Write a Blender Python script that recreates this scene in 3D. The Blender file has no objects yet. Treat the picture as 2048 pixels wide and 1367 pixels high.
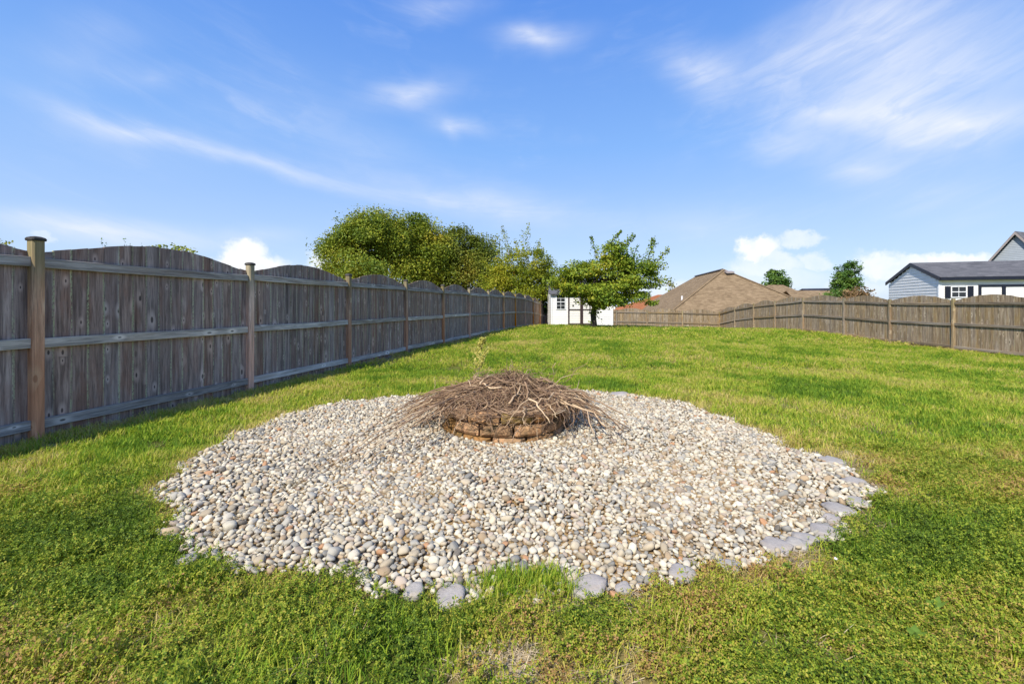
import bpy, bmesh, math, random
import numpy as np
from mathutils import Vector, Matrix, Euler, noise as mnoise

random.seed(11)
RNG = np.random.default_rng(11)
SC = bpy.context.scene
COL = SC.collection
R = math.radians

# ------------------------------------------------------------------ camera
F_PX, CX, HY, CAM_Z = 900.0, 1024.0, 610.0, 1.23
cam_d = bpy.data.cameras.new('camera')
cam = bpy.data.objects.new('camera', cam_d)
COL.objects.link(cam)
cam.location = (0, 0, CAM_Z)
cam.rotation_euler = (R(90), 0, 0)
cam_d.sensor_width = 36
cam_d.lens = F_PX / 2048 * 36
cam_d.shift_y = -(683.5 - HY) / 2048
cam_d.clip_start = 0.05
cam_d.clip_end = 3000
SC.camera = cam

# ------------------------------------------------------------------ light
SUN_EL, SUN_AZ = 46.0, 31.0          # light travels towards SUN_AZ degrees right of +Y
sun_d = bpy.data.lights.new('sun', 'SUN')
sun_d.energy = 3.4
sun_d.angle = R(0.53)
sun_d.color = (1.0, 0.95, 0.87)
sun = bpy.data.objects.new('sun', sun_d)
COL.objects.link(sun)
_d = Vector((math.sin(R(SUN_AZ)) * math.cos(R(SUN_EL)), math.cos(R(SUN_AZ)) * math.cos(R(SUN_EL)), -math.sin(R(SUN_EL))))
sun.rotation_euler = _d.to_track_quat('-Z', 'Y').to_euler()
sun.location = (-10, -20, 25)

SC.view_settings.view_transform = 'Standard'
SC.view_settings.look = 'None'
SC.view_settings.gamma = 1
SC.view_settings.exposure = 0.85
SC.view_settings.use_curve_mapping = False
SC.cycles.max_bounces = 6
SC.cycles.diffuse_bounces = 3
SC.cycles.transparent_max_bounces = 6


class NT:
    """small helper round a node tree"""
    def __init__(s, tree):
        s.t = tree
        s.t.nodes.clear()

    def n(s, kind, ins=None, **props):
        nd = s.t.nodes.new(kind)
        for k, v in props.items():
            setattr(nd, k, v)
        for k, v in (ins or {}).items():
            s.put(nd.inputs[k], v)
        return nd

    def put(s, sock, v):
        if isinstance(v, bpy.types.NodeSocket):
            s.t.links.new(v, sock)
        elif isinstance(v, bpy.types.Node):
            s.t.links.new(v.outputs[0], sock)
        else:
            if sock.type == 'RGBA' and len(v) == 3:
                v = (*v, 1)
            sock.default_value = v

    def m(s, op, a, b=None, c=None, clamp=False):
        nd = s.t.nodes.new('ShaderNodeMath')
        nd.operation = op
        nd.use_clamp = clamp
        s.put(nd.inputs[0], a)
        if b is not None:
            s.put(nd.inputs[1], b)
        if c is not None:
            s.put(nd.inputs[2], c)
        return nd.outputs[0]

    def mix(s, f, a, b, blend='MIX'):
        nd = s.t.nodes.new('ShaderNodeMix')
        nd.data_type = 'RGBA'
        nd.blend_type = blend
        s.put(nd.inputs[0], f)
        s.put(nd.inputs[6], a)
        s.put(nd.inputs[7], b)
        return nd.outputs[2]

    def noise(s, vec, scale, detail=3, rough=0.55, dist=0.0, out=0):
        nd = s.n('ShaderNodeTexNoise', {'Scale': scale, 'Detail': detail, 'Roughness': rough, 'Distortion': dist})
        if vec is not None:
            s.put(nd.inputs['Vector'], vec)
        return nd.outputs[out]

    def ramp(s, f, stops, interp='LINEAR'):
        nd = s.t.nodes.new('ShaderNodeValToRGB')
        nd.color_ramp.interpolation = interp
        e = nd.color_ramp.elements
        while len(e) < len(stops):
            e.new(0.5)
        for i, (p, c) in enumerate(stops):
            e[i].position = p
            e[i].color = (*c, 1) if len(c) == 3 else c
        s.put(nd.inputs[0], f)
        return nd.outputs[0]

    def mapr(s, v, a, b, c=0.0, d=1.0, smooth=True):
        nd = s.t.nodes.new('ShaderNodeMapRange')
        nd.interpolation_type = 'SMOOTHSTEP' if smooth else 'LINEAR'
        for i, x in enumerate((v, a, b, c, d)):
            s.put(nd.inputs[i], x)
        return nd.outputs[0]

    def mapping(s, vec, loc=(0, 0, 0), rot=(0, 0, 0), scale=(1, 1, 1)):
        return s.n('ShaderNodeMapping', {'Vector': vec, 'Location': loc, 'Rotation': rot, 'Scale': scale}).outputs[0]


# ------------------------------------------------------------------ world: sky with cirrus and low cumulus
world = bpy.data.worlds.new('World')
SC.world = world
world.cycles.sampling_method = 'MANUAL'
world.cycles.sample_map_resolution = 384
world.use_nodes = True
w = NT(world.node_tree)
sky = w.n('ShaderNodeTexSky', sky_type='NISHITA')
sky.sun_disc = False
sky.sun_elevation = R(SUN_EL)
sky.sun_rotation = R(180 + SUN_AZ)
sky.altitude = 200
sky.air_density = 1.0
sky.dust_density = 0.6
sky.ozone_density = 1.6
tc = w.n('ShaderNodeTexCoord')
sep = w.n('ShaderNodeSeparateXYZ', {0: tc.outputs['Generated']})
dx, dy, dz = sep.outputs
az = w.m('ARCTAN2', dx, dy)
el = w.m('ARCSINE', dz)
ae = w.n('ShaderNodeCombineXYZ', {0: az, 1: el, 2: 0.0}).outputs[0]
# fibres of the high cirrus follow shallow arcs across the sky
arc = w.m('SUBTRACT', el, w.m('MULTIPLY', w.m('MULTIPLY', az, az), 0.22))


def ae_of(px, py):
    u, v = (px - CX) / F_PX, (HY - py) / F_PX
    return math.atan(u), math.atan(v / math.sqrt(1 + u * u))


# warp the azimuth/elevation plane a little so that no wisp has a clean outline
wn = w.n('ShaderNodeTexNoise', {'Vector': ae, 'Scale': 4.5, 'Detail': 3, 'Roughness': 0.6})
aw = w.n('ShaderNodeVectorMath', {0: wn.outputs[1], 1: (0.5, 0.5, 0.5)}, operation='SUBTRACT').outputs[0]
aew = w.n('ShaderNodeVectorMath', {0: aw, 1: (0.12, 0.055, 0.0), 2: ae}, operation='MULTIPLY_ADD').outputs[0]
fv = w.n('ShaderNodeCombineXYZ', {0: w.m('MULTIPLY', az, 1.1), 1: w.m('MULTIPLY', arc, 7.5), 2: w.m('MULTIPLY', wn.outputs[0], 0.9)}).outputs[0]
fine = w.noise(fv, 3.4, 5, 0.62, 0.4)
veil = w.m('MULTIPLY', w.mapr(fine, 0.40, 0.85, 0, 0.28), w.mapr(wn.outputs[0], 0.4, 0.7))


def blob(vec, p0, p1, halfw, shape='QUADRATIC_SPHERE'):
    """an elongated soft puff between two sky positions"""
    a, b = ae_of(*p0), ae_of(*p1)
    ln = math.hypot(b[0] - a[0], b[1] - a[1]) / 2 + halfw / F_PX
    mp = w.n('ShaderNodeMapping', {'Vector': vec, 'Location': ((a[0] + b[0]) / 2, (a[1] + b[1]) / 2, 0), 'Rotation': (0, 0, math.atan2(b[1] - a[1], b[0] - a[0])),
                                   'Scale': (ln, halfw / F_PX, 1)}, vector_type='TEXTURE')
    return w.n('ShaderNodeTexGradient', {0: mp.outputs[0]}, gradient_type=shape).outputs['Fac']


WISPS = [  # (start px, end px, half width px, strength)
    ((-160, 118), (560, 336), 12, .34), ((150, 218), (820, 402), 13, .32), ((500, 322), (1150, 440), 20, .32), ((-100, 160), (500, 330), 34, .14),
    ((780, 372), (1260, 442), 30, .34), ((-20, 95), (260, 135), 26, .16), ((60, 40), (330, 60), 24, .10),
    ((230, 150), (380, 160), 16, .16), ((-160, 436), (470, 470), 17, .75), ((350, 478), (620, 470), 16, .3),
    ((950, 78), (1200, 62), 17, .36), ((1000, 62), (1120, 72), 13, .22), ((690, 204), (940, 168), 21, .36), ((760, 180), (870, 196), 15, .2), ((830, 242), (990, 256), 15, .36), ((880, 240), (905, 275), 12, .2),
    ((780, 5), (1000, 8), 20, .30), ((1330, 110), (1490, 165), 30, .42), ((1420, 160), (1860, 60), 44, .42),
    ((1600, 70), (1980, -30), 60, .36), ((1560, 250), (2200, 80), 62, .58), ((1680, 238), (1900, 232), 20, .40), ((1800, 262), (2120, 238), 18, .50),
    ((1700, 270), (2020, 305), 22, .34), ((1620, 348), (1840, 342), 18, .36), ((1500, 300), (1700, 296), 18, .18),
    ((1560, 235), (1720, 225), 22, .35), ((360, 230), (700, 200), 50, .10),
    ((520, 250), (900, 350), 45, .14), ((1150, 460), (1700, 440), 40, .18), ((1700, 400), (2100, 380), 40, .18)]
cir = None
grain = w.mapr(fine, 0.28, 0.66, 0.60, 1.15)
for p0, p1, hw, st in WISPS:
    b = blob(aew, p0, p1, hw * 2.2)
    cir = w.m('MULTIPLY_ADD', b, st * 1.5, 0.0 if cir is None else cir)
cir = w.m('MULTIPLY', cir, grain)
# low cumulus heads on the horizon
cn = w.n('ShaderNodeTexNoise', {'Vector': ae, 'Scale': 26.0, 'Detail': 4, 'Roughness': 0.62})
aw2 = w.n('ShaderNodeVectorMath', {0: cn.outputs[1], 1: (0.5, 0.5, 0.5)}, operation='SUBTRACT').outputs[0]
aec = w.n('ShaderNodeVectorMath', {0: aw2, 1: (0.060, 0.052, 0.0), 2: ae}, operation='MULTIPLY_ADD').outputs[0]
HEADS = [((470, 505), (505, 500), 26, 1.0), ((420, 530), (560, 530), 26, 1.0), ((640, 520), (670, 530), 28, .95),
         ((1490, 500), (1540, 498), 24, .95), ((1470, 528), (1600, 530), 24, .55), ((1560, 480), (1640, 478), 14, .55),
         ((1440, 550), (1640, 560), 24, .35), ((1610, 520), (1650, 528), 16, .5), ((1740, 525), (1800, 540), 26, .75),
         ((1790, 520), (1860, 530), 16, .8), ((1850, 522), (1980, 524), 14, .85), ((60, 470), (90, 472), 10, .35),
         ((1250, 575), (1450, 590), 22, .4), ((1650, 575), (1780, 580), 18, .3)]
cum = None
for p0, p1, hw, st in HEADS:
    b = w.m('MULTIPLY', w.mapr(blob(aec, p0, p1, hw * 1.15, 'SPHERICAL'), 0.0, 0.5), st)
    cum = b if cum is None else w.m('MAXIMUM', cum, b)
cumn = w.mapr(cn.outputs[0], 0.35, 0.6, 0.74, 1.0)
cum = w.m('MULTIPLY', cum, cumn)
veil2 = w.m('MULTIPLY', veil, w.mapr(el, 0.05, 0.5, 0.5, 0.75))
cloud = w.m('ADD', w.m('MULTIPLY', cir, 0.92), veil2, clamp=True)
cloud = w.m('MULTIPLY', cloud, 0.90)
skyc = w.n('ShaderNodeHueSaturation', {'Hue': 0.507, 'Saturation': 1.25, 'Value': 1.0, 'Fac': 1.0, 'Color': sky.outputs[0]}).outputs[0]
SKY_STR = 0.15
clear = w.ramp(dz, [(0.0, (.60, .73, .98)), (0.10, (.49, .66, .97)), (0.32, (.255, .49, .96)), (0.56, (.125, .32, .87)), (1.0, (.06, .20, .66))])
clear = w.mix(1.0, clear, (3.65, 3.65, 3.65), 'MULTIPLY')
skyc = w.mix(0.88, skyc, clear)
skyc = w.mix(cloud, skyc, (3.35, 3.5, 3.85))
skyc = w.mix(cum, skyc, (4.0, 4.05, 4.1))
bg = w.n('ShaderNodeBackground', {'Color': skyc, 'Strength': SKY_STR})
w.n('ShaderNodeOutputWorld', {'Surface': bg})

# ------------------------------------------------------------------ helpers


def P(px, py, Y):
    """photo pixel at depth Y -> world point"""
    return Vector(((px - CX) / F_PX * Y, Y, CAM_Z + (HY - py) / F_PX * Y))


def G(px, py, z=0.0):
    """photo pixel on the level ground"""
    Y = F_PX * (CAM_Z - z) / (py - HY)
    return ((px - CX) / F_PX * Y, Y)


def sm(t):
    t = np.clip(t, 0, 1)
    return t * t * (3 - 2 * t)


def ground(x, y):
    x = np.asarray(x, float)
    y = np.asarray(y, float)
    base = -.33 * sm((x - 4) / 11) * (1 - .5 * sm((y - 17) / 6.5))
    s = np.clip(y - 23.6, 0, None)
    L = .5 + .5 * sm((x - 2) / 7)
    base = base - L * .9 * (np.minimum(s, 12) / 9.5) ** 1.5 - .05 * np.clip(s - 12, 0, 25)
    base = base + .012 * np.sin(x * 1.3 + y * .7) * np.sin(y * .9 - x * .4) * sm((y - 6) / 4)
    return base


def gz(x, y):
    return float(ground(x, y))


def tag(o, label=None, cat=None, group=None, kind=None):
    if label:
        o['label'] = label
    if cat:
        o['category'] = cat
    if group:
        o['group'] = group
    if kind:
        o['kind'] = kind
    return o


def empty(name, loc=(0, 0, 0), rz=0.0):
    o = bpy.data.objects.new(name, None)
    o.empty_display_size = 0.1
    o.location = loc
    o.rotation_euler = (0, 0, rz)
    COL.objects.link(o)
    return o


def link(name, me, mat=None, parent=None, loc=None, rot=None, scale=None):
    o = bpy.data.objects.new(name, me)
    if mat is not None and not me.materials:
        me.materials.append(mat)
    COL.objects.link(o)
    if parent is not None:
        o.parent = parent
    if loc is not None:
        o.location = loc
    if rot is not None:
        o.rotation_euler = rot
    if scale is not None:
        o.scale = scale
    return o


class MB:
    def __init__(s):
        s.v, s.f, s.mi = [], [], []

    def add(s, vs, fs, mi=0):
        k = len(s.v)
        s.v += [tuple(q) for q in vs]
        s.f += [tuple(i + k for i in f) for f in fs]
        s.mi += [mi] * len(fs)
        return s

    def box(s, lo, hi, M=None, mi=0):
        (a, b, c), (d, e, f) = lo, hi
        vs = [Vector(q) for q in ((a, b, c), (d, b, c), (d, e, c), (a, e, c), (a, b, f), (d, b, f), (d, e, f), (a, e, f))]
        if M is not None:
            vs = [M @ q for q in vs]
        return s.add(vs, [(0, 3, 2, 1), (4, 5, 6, 7), (0, 1, 5, 4), (1, 2, 6, 5), (2, 3, 7, 6), (3, 0, 4, 7)], mi)

    def tube(s, pts, rad, sides=6, cap=True):
        pts = [Vector(q) for q in pts]
        n = len(pts)
        k = len(s.v)
        up = Vector((0.13, 0.21, 1)).normalized()
        for i, p in enumerate(pts):
            t = (pts[min(i + 1, n - 1)] - pts[max(i - 1, 0)])
            t = t.normalized() if t.length > 1e-9 else Vector((0, 0, 1))
            a = t.cross(up)
            if a.length < 0.05:
                a = t.cross(Vector((1, 0, 0)))
            a.normalize()
            b = t.cross(a)
            r = rad[i] if hasattr(rad, '__len__') else rad
            for j in range(sides):
                q = 2 * math.pi * j / sides
                s.v.append(tuple(p + (a * math.cos(q) + b * math.sin(q)) * r))
        for i in range(n - 1):
            for j in range(sides):
                j2 = (j + 1) % sides
                s.f.append((k + i * sides + j, k + i * sides + j2, k + (i + 1) * sides + j2, k + (i + 1) * sides + j))
                s.mi.append(0)
        if cap:
            s.f.append(tuple(k + j for j in range(sides))[::-1])
            s.f.append(tuple(k + (n - 1) * sides + j for j in range(sides)))
            s.mi += [0, 0]
        return s

    def mesh(s, name, mats=(), smooth=False, bevel=0.0, seg=1):
        me = bpy.data.meshes.new(name)
        me.from_pydata(s.v, [], s.f)
        for m_ in mats:
            me.materials.append(m_)
        if any(s.mi):
            me.polygons.foreach_set('material_index', s.mi)
        if bevel > 0:
            bm = bmesh.new()
            bm.from_mesh(me)
            bmesh.ops.recalc_face_normals(bm, faces=bm.faces[:])
            bmesh.ops.bevel(bm, geom=bm.edges[:], offset=bevel, segments=seg, affect='EDGES', profile=0.6)
            bm.to_mesh(me)
            bm.free()
        if smooth:
            me.polygons.foreach_set('use_smooth', [True] * len(me.polygons))
        me.update()
        return me

    def build(s, name, mat, parent=None, smooth=False, bevel=0.0, seg=1, **kw):
        mats = mat if isinstance(mat, (list, tuple)) else [mat]
        return link(name, s.mesh(name, mats, smooth, bevel, seg), None, parent, **kw)


def np_mesh(name, V, faces, mat, smooth=False):
    """V (n,3) array; faces (m,k) int array with one face size"""
    me = bpy.data.meshes.new(name)
    V = np.asarray(V, np.float32)
    faces = np.asarray(faces, np.int32)
    m_, k = faces.shape
    me.vertices.add(len(V))
    me.vertices.foreach_set('co', V.ravel())
    me.loops.add(m_ * k)
    me.loops.foreach_set('vertex_index', faces.ravel())
    me.polygons.add(m_)
    me.polygons.foreach_set('loop_start', np.arange(0, m_ * k, k, dtype=np.int32))
    me.polygons.foreach_set('loop_total', np.full(m_, k, np.int32))
    if smooth:
        me.polygons.foreach_set('use_smooth', np.ones(m_, bool))
    me.update(calc_edges=True)
    me.validate()
    if mat:
        me.materials.append(mat)
    return me


# ------------------------------------------------------------------ materials
def new_mat(name):
    m_ = bpy.data.materials.new(name)
    m_.use_nodes = True
    return m_, NT(m_.node_tree)


def finish(n, color, rough=0.8, bump=None, bstr=0.3, bdist=0.01, spec=0.3, **kw):
    ins = {'Base Color': color, 'Roughness': rough, 'Specular IOR Level': spec}
    ins.update(kw)
    if bump is not None:
        ins['Normal'] = n.n('ShaderNodeBump', {'Height': bump, 'Strength': bstr, 'Distance': bdist})
    b = n.n('ShaderNodeBsdfPrincipled', ins)
    n.n('ShaderNodeOutputMaterial', {'Surface': b})


def plain(name, col, rough=0.6, var=0.06, scale=6.0, spec=0.4):
    m_, n = new_mat(name)
    o = n.n('ShaderNodeTexCoord').outputs['Object']
    f = n.noise(o, scale, 4, 0.6)
    a = tuple(max(0, c * (1 - 2 * var)) for c in col)
    b = tuple(min(1, c * (1 + 2 * var)) for c in col)
    finish(n, n.ramp(f, [(0.3, a), (0.7, b)]), rough, f, 0.12, 0.004, spec)
    return m_


def wood(name, dark, mid, light, warm, axis='Z', knots=True, lichen=0.0, warm_amt=0.5, low_warm=0.0, top_green=0.0, edge=None, vary=.5):
    """weathered timber: grain along AXIS of the board, streaks, knots with pale halos, a tint of its own for every board"""
    m_, n = new_mat(name)
    tc_ = n.n('ShaderNodeTexCoord').outputs['Object']
    rnd = n.n('ShaderNodeObjectInfo').outputs['Random']
    off = n.n('ShaderNodeCombineXYZ', {0: n.m('MULTIPLY', rnd, 37.0), 1: n.m('MULTIPLY', rnd, 91.0), 2: n.m('MULTIPLY', rnd, 53.0)}).outputs[0]
    p = n.n('ShaderNodeVectorMath', {0: tc_, 1: off}, operation='ADD').outputs[0]
    along = {'X': (0.05, 1, 1), 'Y': (1, 0.05, 1), 'Z': (1, 1, 0.05)}[axis]
    mid_al = {'X': (0.2, 1, 1), 'Y': (1, 0.2, 1), 'Z': (1, 1, 0.2)}[axis]
    kn_al = {'X': (0.35, 1, 1), 'Y': (1, 0.35, 1), 'Z': (1, 1, 0.35)}[axis]
    fibre = n.noise(n.mapping(p, scale=along), 150.0, 3, 0.6)
    streak = n.noise(n.mapping(p, scale=along), 28.0, 4, 0.6, 0.6)
    blot = n.noise(n.mapping(p, scale=mid_al), 7.0, 5, 0.6)
    c = n.ramp(streak, [(0.30, dark), (0.5, mid), (0.70, light)])
    c = n.mix(n.m('MULTIPLY', n.mapr(blot, 0.48, 0.62), warm_amt), c, warm)
    c = n.mix(n.mapr(fibre, 0.52, 0.30, 0, 0.45), c, tuple(q * 0.35 for q in dark))
    hgt = n.m('ADD', n.m('MULTIPLY', fibre, 0.6), n.m('MULTIPLY', streak, 0.6))
    if knots:
        sp = n.n('ShaderNodeSeparateXYZ', {0: p}).outputs
        la, lb_ = (sp[0], sp[2]) if axis == 'Z' else (sp[2], sp[0])
        kv = n.n('ShaderNodeCombineXYZ', {0: n.m('ADD', la, sp[1] if axis == 'Q' else 0.0), 1: n.m('MULTIPLY', lb_, 0.42), 2: 0.0})
        v = n.n('ShaderNodeTexVoronoi', {'Vector': kv, 'Scale': 8.0, 'Randomness': 1.0}, voronoi_dimensions='2D')
        vc = n.n('ShaderNodeSeparateColor', {0: v.outputs['Color']}).outputs
        d = n.m('ADD', n.m('MULTIPLY', v.outputs['Distance'], n.m('ADD', 0.75, n.m('MULTIPLY', vc[1], 1.5))), n.m('MULTIPLY', n.m('SUBTRACT', blot, 0.5), 0.10))
        lim = 0.58 if axis == 'Z' else 0.80
        gate = n.mapr(vc[0], lim, lim + 0.02)
        halo = n.m('MULTIPLY', n.mapr(d, 0.42, 0.12), gate)
        c = n.mix(n.m('MULTIPLY', halo, 0.55), c, tuple(min(1, q * 1.35) for q in light))
        core = n.m('MULTIPLY', n.mapr(d, 0.105, 0.065), gate)
        c = n.mix(n.m('MULTIPLY', core, 0.78), c, (0.016, 0.012, 0.011))
        hgt = n.m('SUBTRACT', hgt, n.m('MULTIPLY', core, 0.4))
    sx = n.n('ShaderNodeSeparateXYZ', {0: tc_}).outputs
    if low_warm:
        f = n.m('MULTIPLY', n.mapr(n.m('ADD', sx[2], n.m('MULTIPLY', blot, 0.8)), 1.75, 0.75), low_warm)
        c = n.mix(f, c, n.mix(streak, tuple(q * .45 for q in warm), tuple(min(1, q * 1.5) for q in warm)))
    if top_green:
        f = n.m('MULTIPLY', n.mapr(n.m('ADD', sx[2], n.m('MULTIPLY', blot, 0.5)), 1.45, 2.0), top_green)
        c = n.mix(f, c, (0.20, 0.19, 0.085))
    if lichen:
        ln_ = n.noise(p, 46.0, 4, 0.7)
        band = n.noise(n.mapping(p, scale=(1, 1, 0.25)), 6.0, 2, 0.5)
        if edge:                                   # lichen grows along the board joints
            e = n.mapr(n.m('ABSOLUTE', sx[0]), edge - 0.013, edge - 0.004)
            f = n.m('MULTIPLY', n.mapr(ln_, 0.40, 0.54), n.m('MULTIPLY', e, n.mapr(band, 0.36, 0.56)))
        else:
            f = n.m('MULTIPLY', n.mapr(ln_, 0.56, 0.68), n.mapr(band, 0.45, 0.65))
        c = n.mix(n.m('MULTIPLY', f, lichen), c, (0.46, 0.47, 0.27))
    val = n.m('ADD', 1 - vary / 2, n.m('MULTIPLY', rnd, vary))
    hsv = n.n('ShaderNodeHueSaturation', {'Hue': 0.5, 'Saturation': n.m('ADD', 1 - vary * .55, n.m('MULTIPLY', n.m('FRACT', n.m('MULTIPLY', rnd, 7.3)), vary * 1.1)), 'Value': val, 'Fac': 1.0, 'Color': c}).outputs[0]
    finish(n, hsv, 0.88, hgt, 0.55, 0.004, 0.15)
    return m_


def leafy(name, stops, trans=0.35, tint_scale=0.5, tint=None, rough=0.55, inst=False):
    """foliage: every leaf its own shade, drifting over the plant; light passes through"""
    m_, n = new_mat(name)
    g_ = n.n('ShaderNodeNewGeometry')
    isl = g_.outputs['Random Per Island']
    drift = n.noise(g_.outputs['Position'], tint_scale, 3, 0.6)
    f = n.m('ADD', n.m('MULTIPLY', isl, 0.34), n.m('MULTIPLY', n.m('SUBTRACT', drift, 0.24), 1.25), clamp=True)
    c = n.ramp(f, stops)
    if tint:
        c = n.mix(n.mapr(n.noise(g_.outputs['Position'], tint_scale * 2.3, 2), 0.52, 0.72, 0, 0.7), c, tint)
    d = n.n('ShaderNodeBsdfPrincipled', {'Base Color': c, 'Roughness': rough, 'Specular IOR Level': 0.25})
    t = n.n('ShaderNodeBsdfTranslucent', {'Color': n.mix(0.5, c, (0.30, 0.36, 0.03), 'MIX')})
    mx = n.n('ShaderNodeMixShader', {0: trans, 1: d, 2: t})
    n.n('ShaderNodeOutputMaterial', {'Surface': mx})
    return m_


def lawn_patch(n, pos):
    """two drifting patch fields shared by the soil sheet and the blades: lush and yellowed"""
    a = n.noise(n.mapping(pos, scale=(1, 1, 0)), 0.55, 4, 0.6)
    b = n.noise(n.mapping(pos, loc=(7, 3, 0), scale=(1, 1, 0)), 1.9, 4, 0.65)
    return a, b


def blade_mat(name, lush, mid, yellow, straw, trans=0.3):
    m_, n = new_mat(name)
    g_ = n.n('ShaderNodeNewGeometry')
    isl = g_.outputs['Random Per Island']
    a, b = lawn_patch(n, g_.outputs['Position'])
    dry = n.n('ShaderNodeAttribute', attribute_type='INSTANCER', attribute_name='dry').outputs['Fac']
    t = n.m('ADD', n.m('MULTIPLY', n.mapr(a, 0.30, 0.68), 0.62), n.m('MULTIPLY', n.mapr(b, 0.35, 0.70), 0.34))
    t = n.m('ADD', t, n.m('MULTIPLY', n.m('SUBTRACT', isl, 0.5), 0.72))
    t = n.m('ADD', n.m('ADD', t, 0.05), n.m('MULTIPLY', dry, 0.65), clamp=True)
    c = n.ramp(t, [(0.0, tuple(q * 0.62 for q in lush)), (0.25, lush), (0.52, mid), (0.76, yellow), (1.0, straw)])
    d = n.n('ShaderNodeBsdfPrincipled', {'Base Color': c, 'Roughness': 0.6, 'Specular IOR Level': 0.2})
    tr = n.n('ShaderNodeBsdfTranslucent', {'Color': c})
    n.n('ShaderNodeOutputMaterial', {'Surface': n.n('ShaderNodeMixShader', {0: trans, 1: d, 2: tr})})
    return m_


M = {}
M['left_picket'] = wood('weathered_grey_picket', (0.123, 0.087, 0.071), (0.286, 0.207, 0.167), (0.483, 0.358, 0.290), (0.272, 0.147, 0.101), 'Z', True, 0.8, 0.5, edge=.07, vary=.36)
M['left_rail'] = wood('weathered_grey_rail', (0.191, 0.166, 0.143), (0.427, 0.375, 0.320), (0.665, 0.588, 0.499), (0.342, 0.253, 0.181), 'X', True, 0.5, 0.35)
M['left_post'] = wood('brown_post', (0.261, 0.143, 0.083), (0.591, 0.334, 0.191), (0.902, 0.584, 0.348), (0.654, 0.260, 0.107), 'Z', True, 0.2, 0.5, low_warm=0.75, top_green=0.8)
M['post_cap'] = wood('dark_post_cap', (.035, .033, .032), (.075, .07, .066), (.14, .13, .12), (.08, .06, .045), 'X', False, 0.4, 0.3)
M['right_picket'] = wood('tan_picket', (0.130, 0.093, 0.057), (0.279, 0.208, 0.136), (0.435, 0.347, 0.243), (0.345, 0.239, 0.115), 'Z', True, 0.35, 0.45, edge=.07, vary=.26)
M['right_rail'] = wood('tan_rail', (0.112, 0.083, 0.054), (0.236, 0.183, 0.123), (0.373, 0.302, 0.211), (0.320, 0.214, 0.103), 'X', False, 0.3, 0.5)
M['right_post'] = wood('tan_post', (0.162, 0.120, 0.078), (0.323, 0.252, 0.168), (0.474, 0.390, 0.275), (0.368, 0.216, 0.110), 'Z', True, 0.3, 0.5, top_green=0.4)
M['white_siding'] = plain('white_vinyl', (.84, .82, .765), 0.5, 0.03, 3.0)
M['cream_siding'] = plain('cream_door_siding', (.80, .76, .68), 0.5, 0.03, 3.0)
M['grey_siding'] = plain('grey_vinyl', (.36, .39, .41), 0.5, 0.03, 3.0)
M['white_trim'] = plain('white_trim', (.82, .82, .80), 0.45, 0.02)
M['navy_trim'] = plain('dark_navy_trim', (.012, .014, .024), 0.4, 0.1)
M['brown_trim'] = plain('dark_brown_trim', (.050, .030, .028), 0.5, 0.1)
M['taupe_trim'] = plain('taupe_trim', (.33, .28, .25), 0.5, 0.05)
M['iron'] = plain('black_iron', (.012, .012, .012), 0.4, 0.1)
M['pvc'] = plain('white_pvc', (.78, .77, .74), 0.4, 0.03)
M['plank'] = plain('tan_plank', (.30, .22, .14), 0.8, 0.15, 8)


def glass_mat(name, tintc):
    m_, n = new_mat(name)
    finish(n, tintc, 0.06, None, spec=0.6)
    return m_


M['glass'] = glass_mat('dark_window_glass', (.018, .02, .022))


def shingle(name, a, b, c, scale=1.0):
    m_, n = new_mat(name)
    o = n.n('ShaderNodeTexCoord').outputs['Object']
    uv = n.n('ShaderNodeUVMap').outputs[0]
    br = n.n('ShaderNodeTexBrick', {'Vector': uv, 'Color1': (0, 0, 0), 'Color2': (1, 1, 1), 'Mortar': (0.3, 0.3, 0.3), 'Scale': 1.0 * scale,
                                    'Mortar Size': 0.004, 'Brick Width': 0.3, 'Row Height': 0.14}, offset=0.37)
    v = n.m('ADD', n.m('MULTIPLY', br.outputs[0], 0.28), n.m('MULTIPLY', n.noise(o, 1.2, 4), 0.52))
    v = n.m('ADD', v, n.m('MULTIPLY', n.noise(o, 40, 2), 0.25))
    col = n.ramp(v, [(0.2, a), (0.5, b), (0.85, c)])
    finish(n, col, 0.95, br.outputs['Fac'], 0.6, -0.01, 0.1)
    return m_


M['brown_roof'] = shingle('brown_shingles', (0.130, 0.086, 0.050), (0.222, 0.156, 0.088), (0.342, 0.244, 0.144))
M['rust_roof'] = shingle('rust_shingles', (0.192, 0.071, 0.033), (0.300, 0.115, 0.050), (0.396, 0.172, 0.083))
M['grey_roof'] = shingle('grey_shingles', (0.075, 0.074, 0.077), (0.115, 0.113, 0.117), (0.180, 0.174, 0.176))
M['dark_roof'] = shingle('dark_shingles', (.02, .022, .03), (.035, .037, .05), (.06, .062, .075))


def brick_wall(name):
    m_, n = new_mat(name)
    o = n.n('ShaderNodeTexCoord').outputs['Object']
    br = n.n('ShaderNodeTexBrick', {'Vector': o, 'Color1': (.27, .12, .075), 'Color2': (.20, .085, .06), 'Mortar': (.35, .32, .28), 'Scale': 4.5})
    finish(n, br.outputs[0], 0.9, br.outputs['Fac'], 0.4, -0.01)
    return m_


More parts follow.
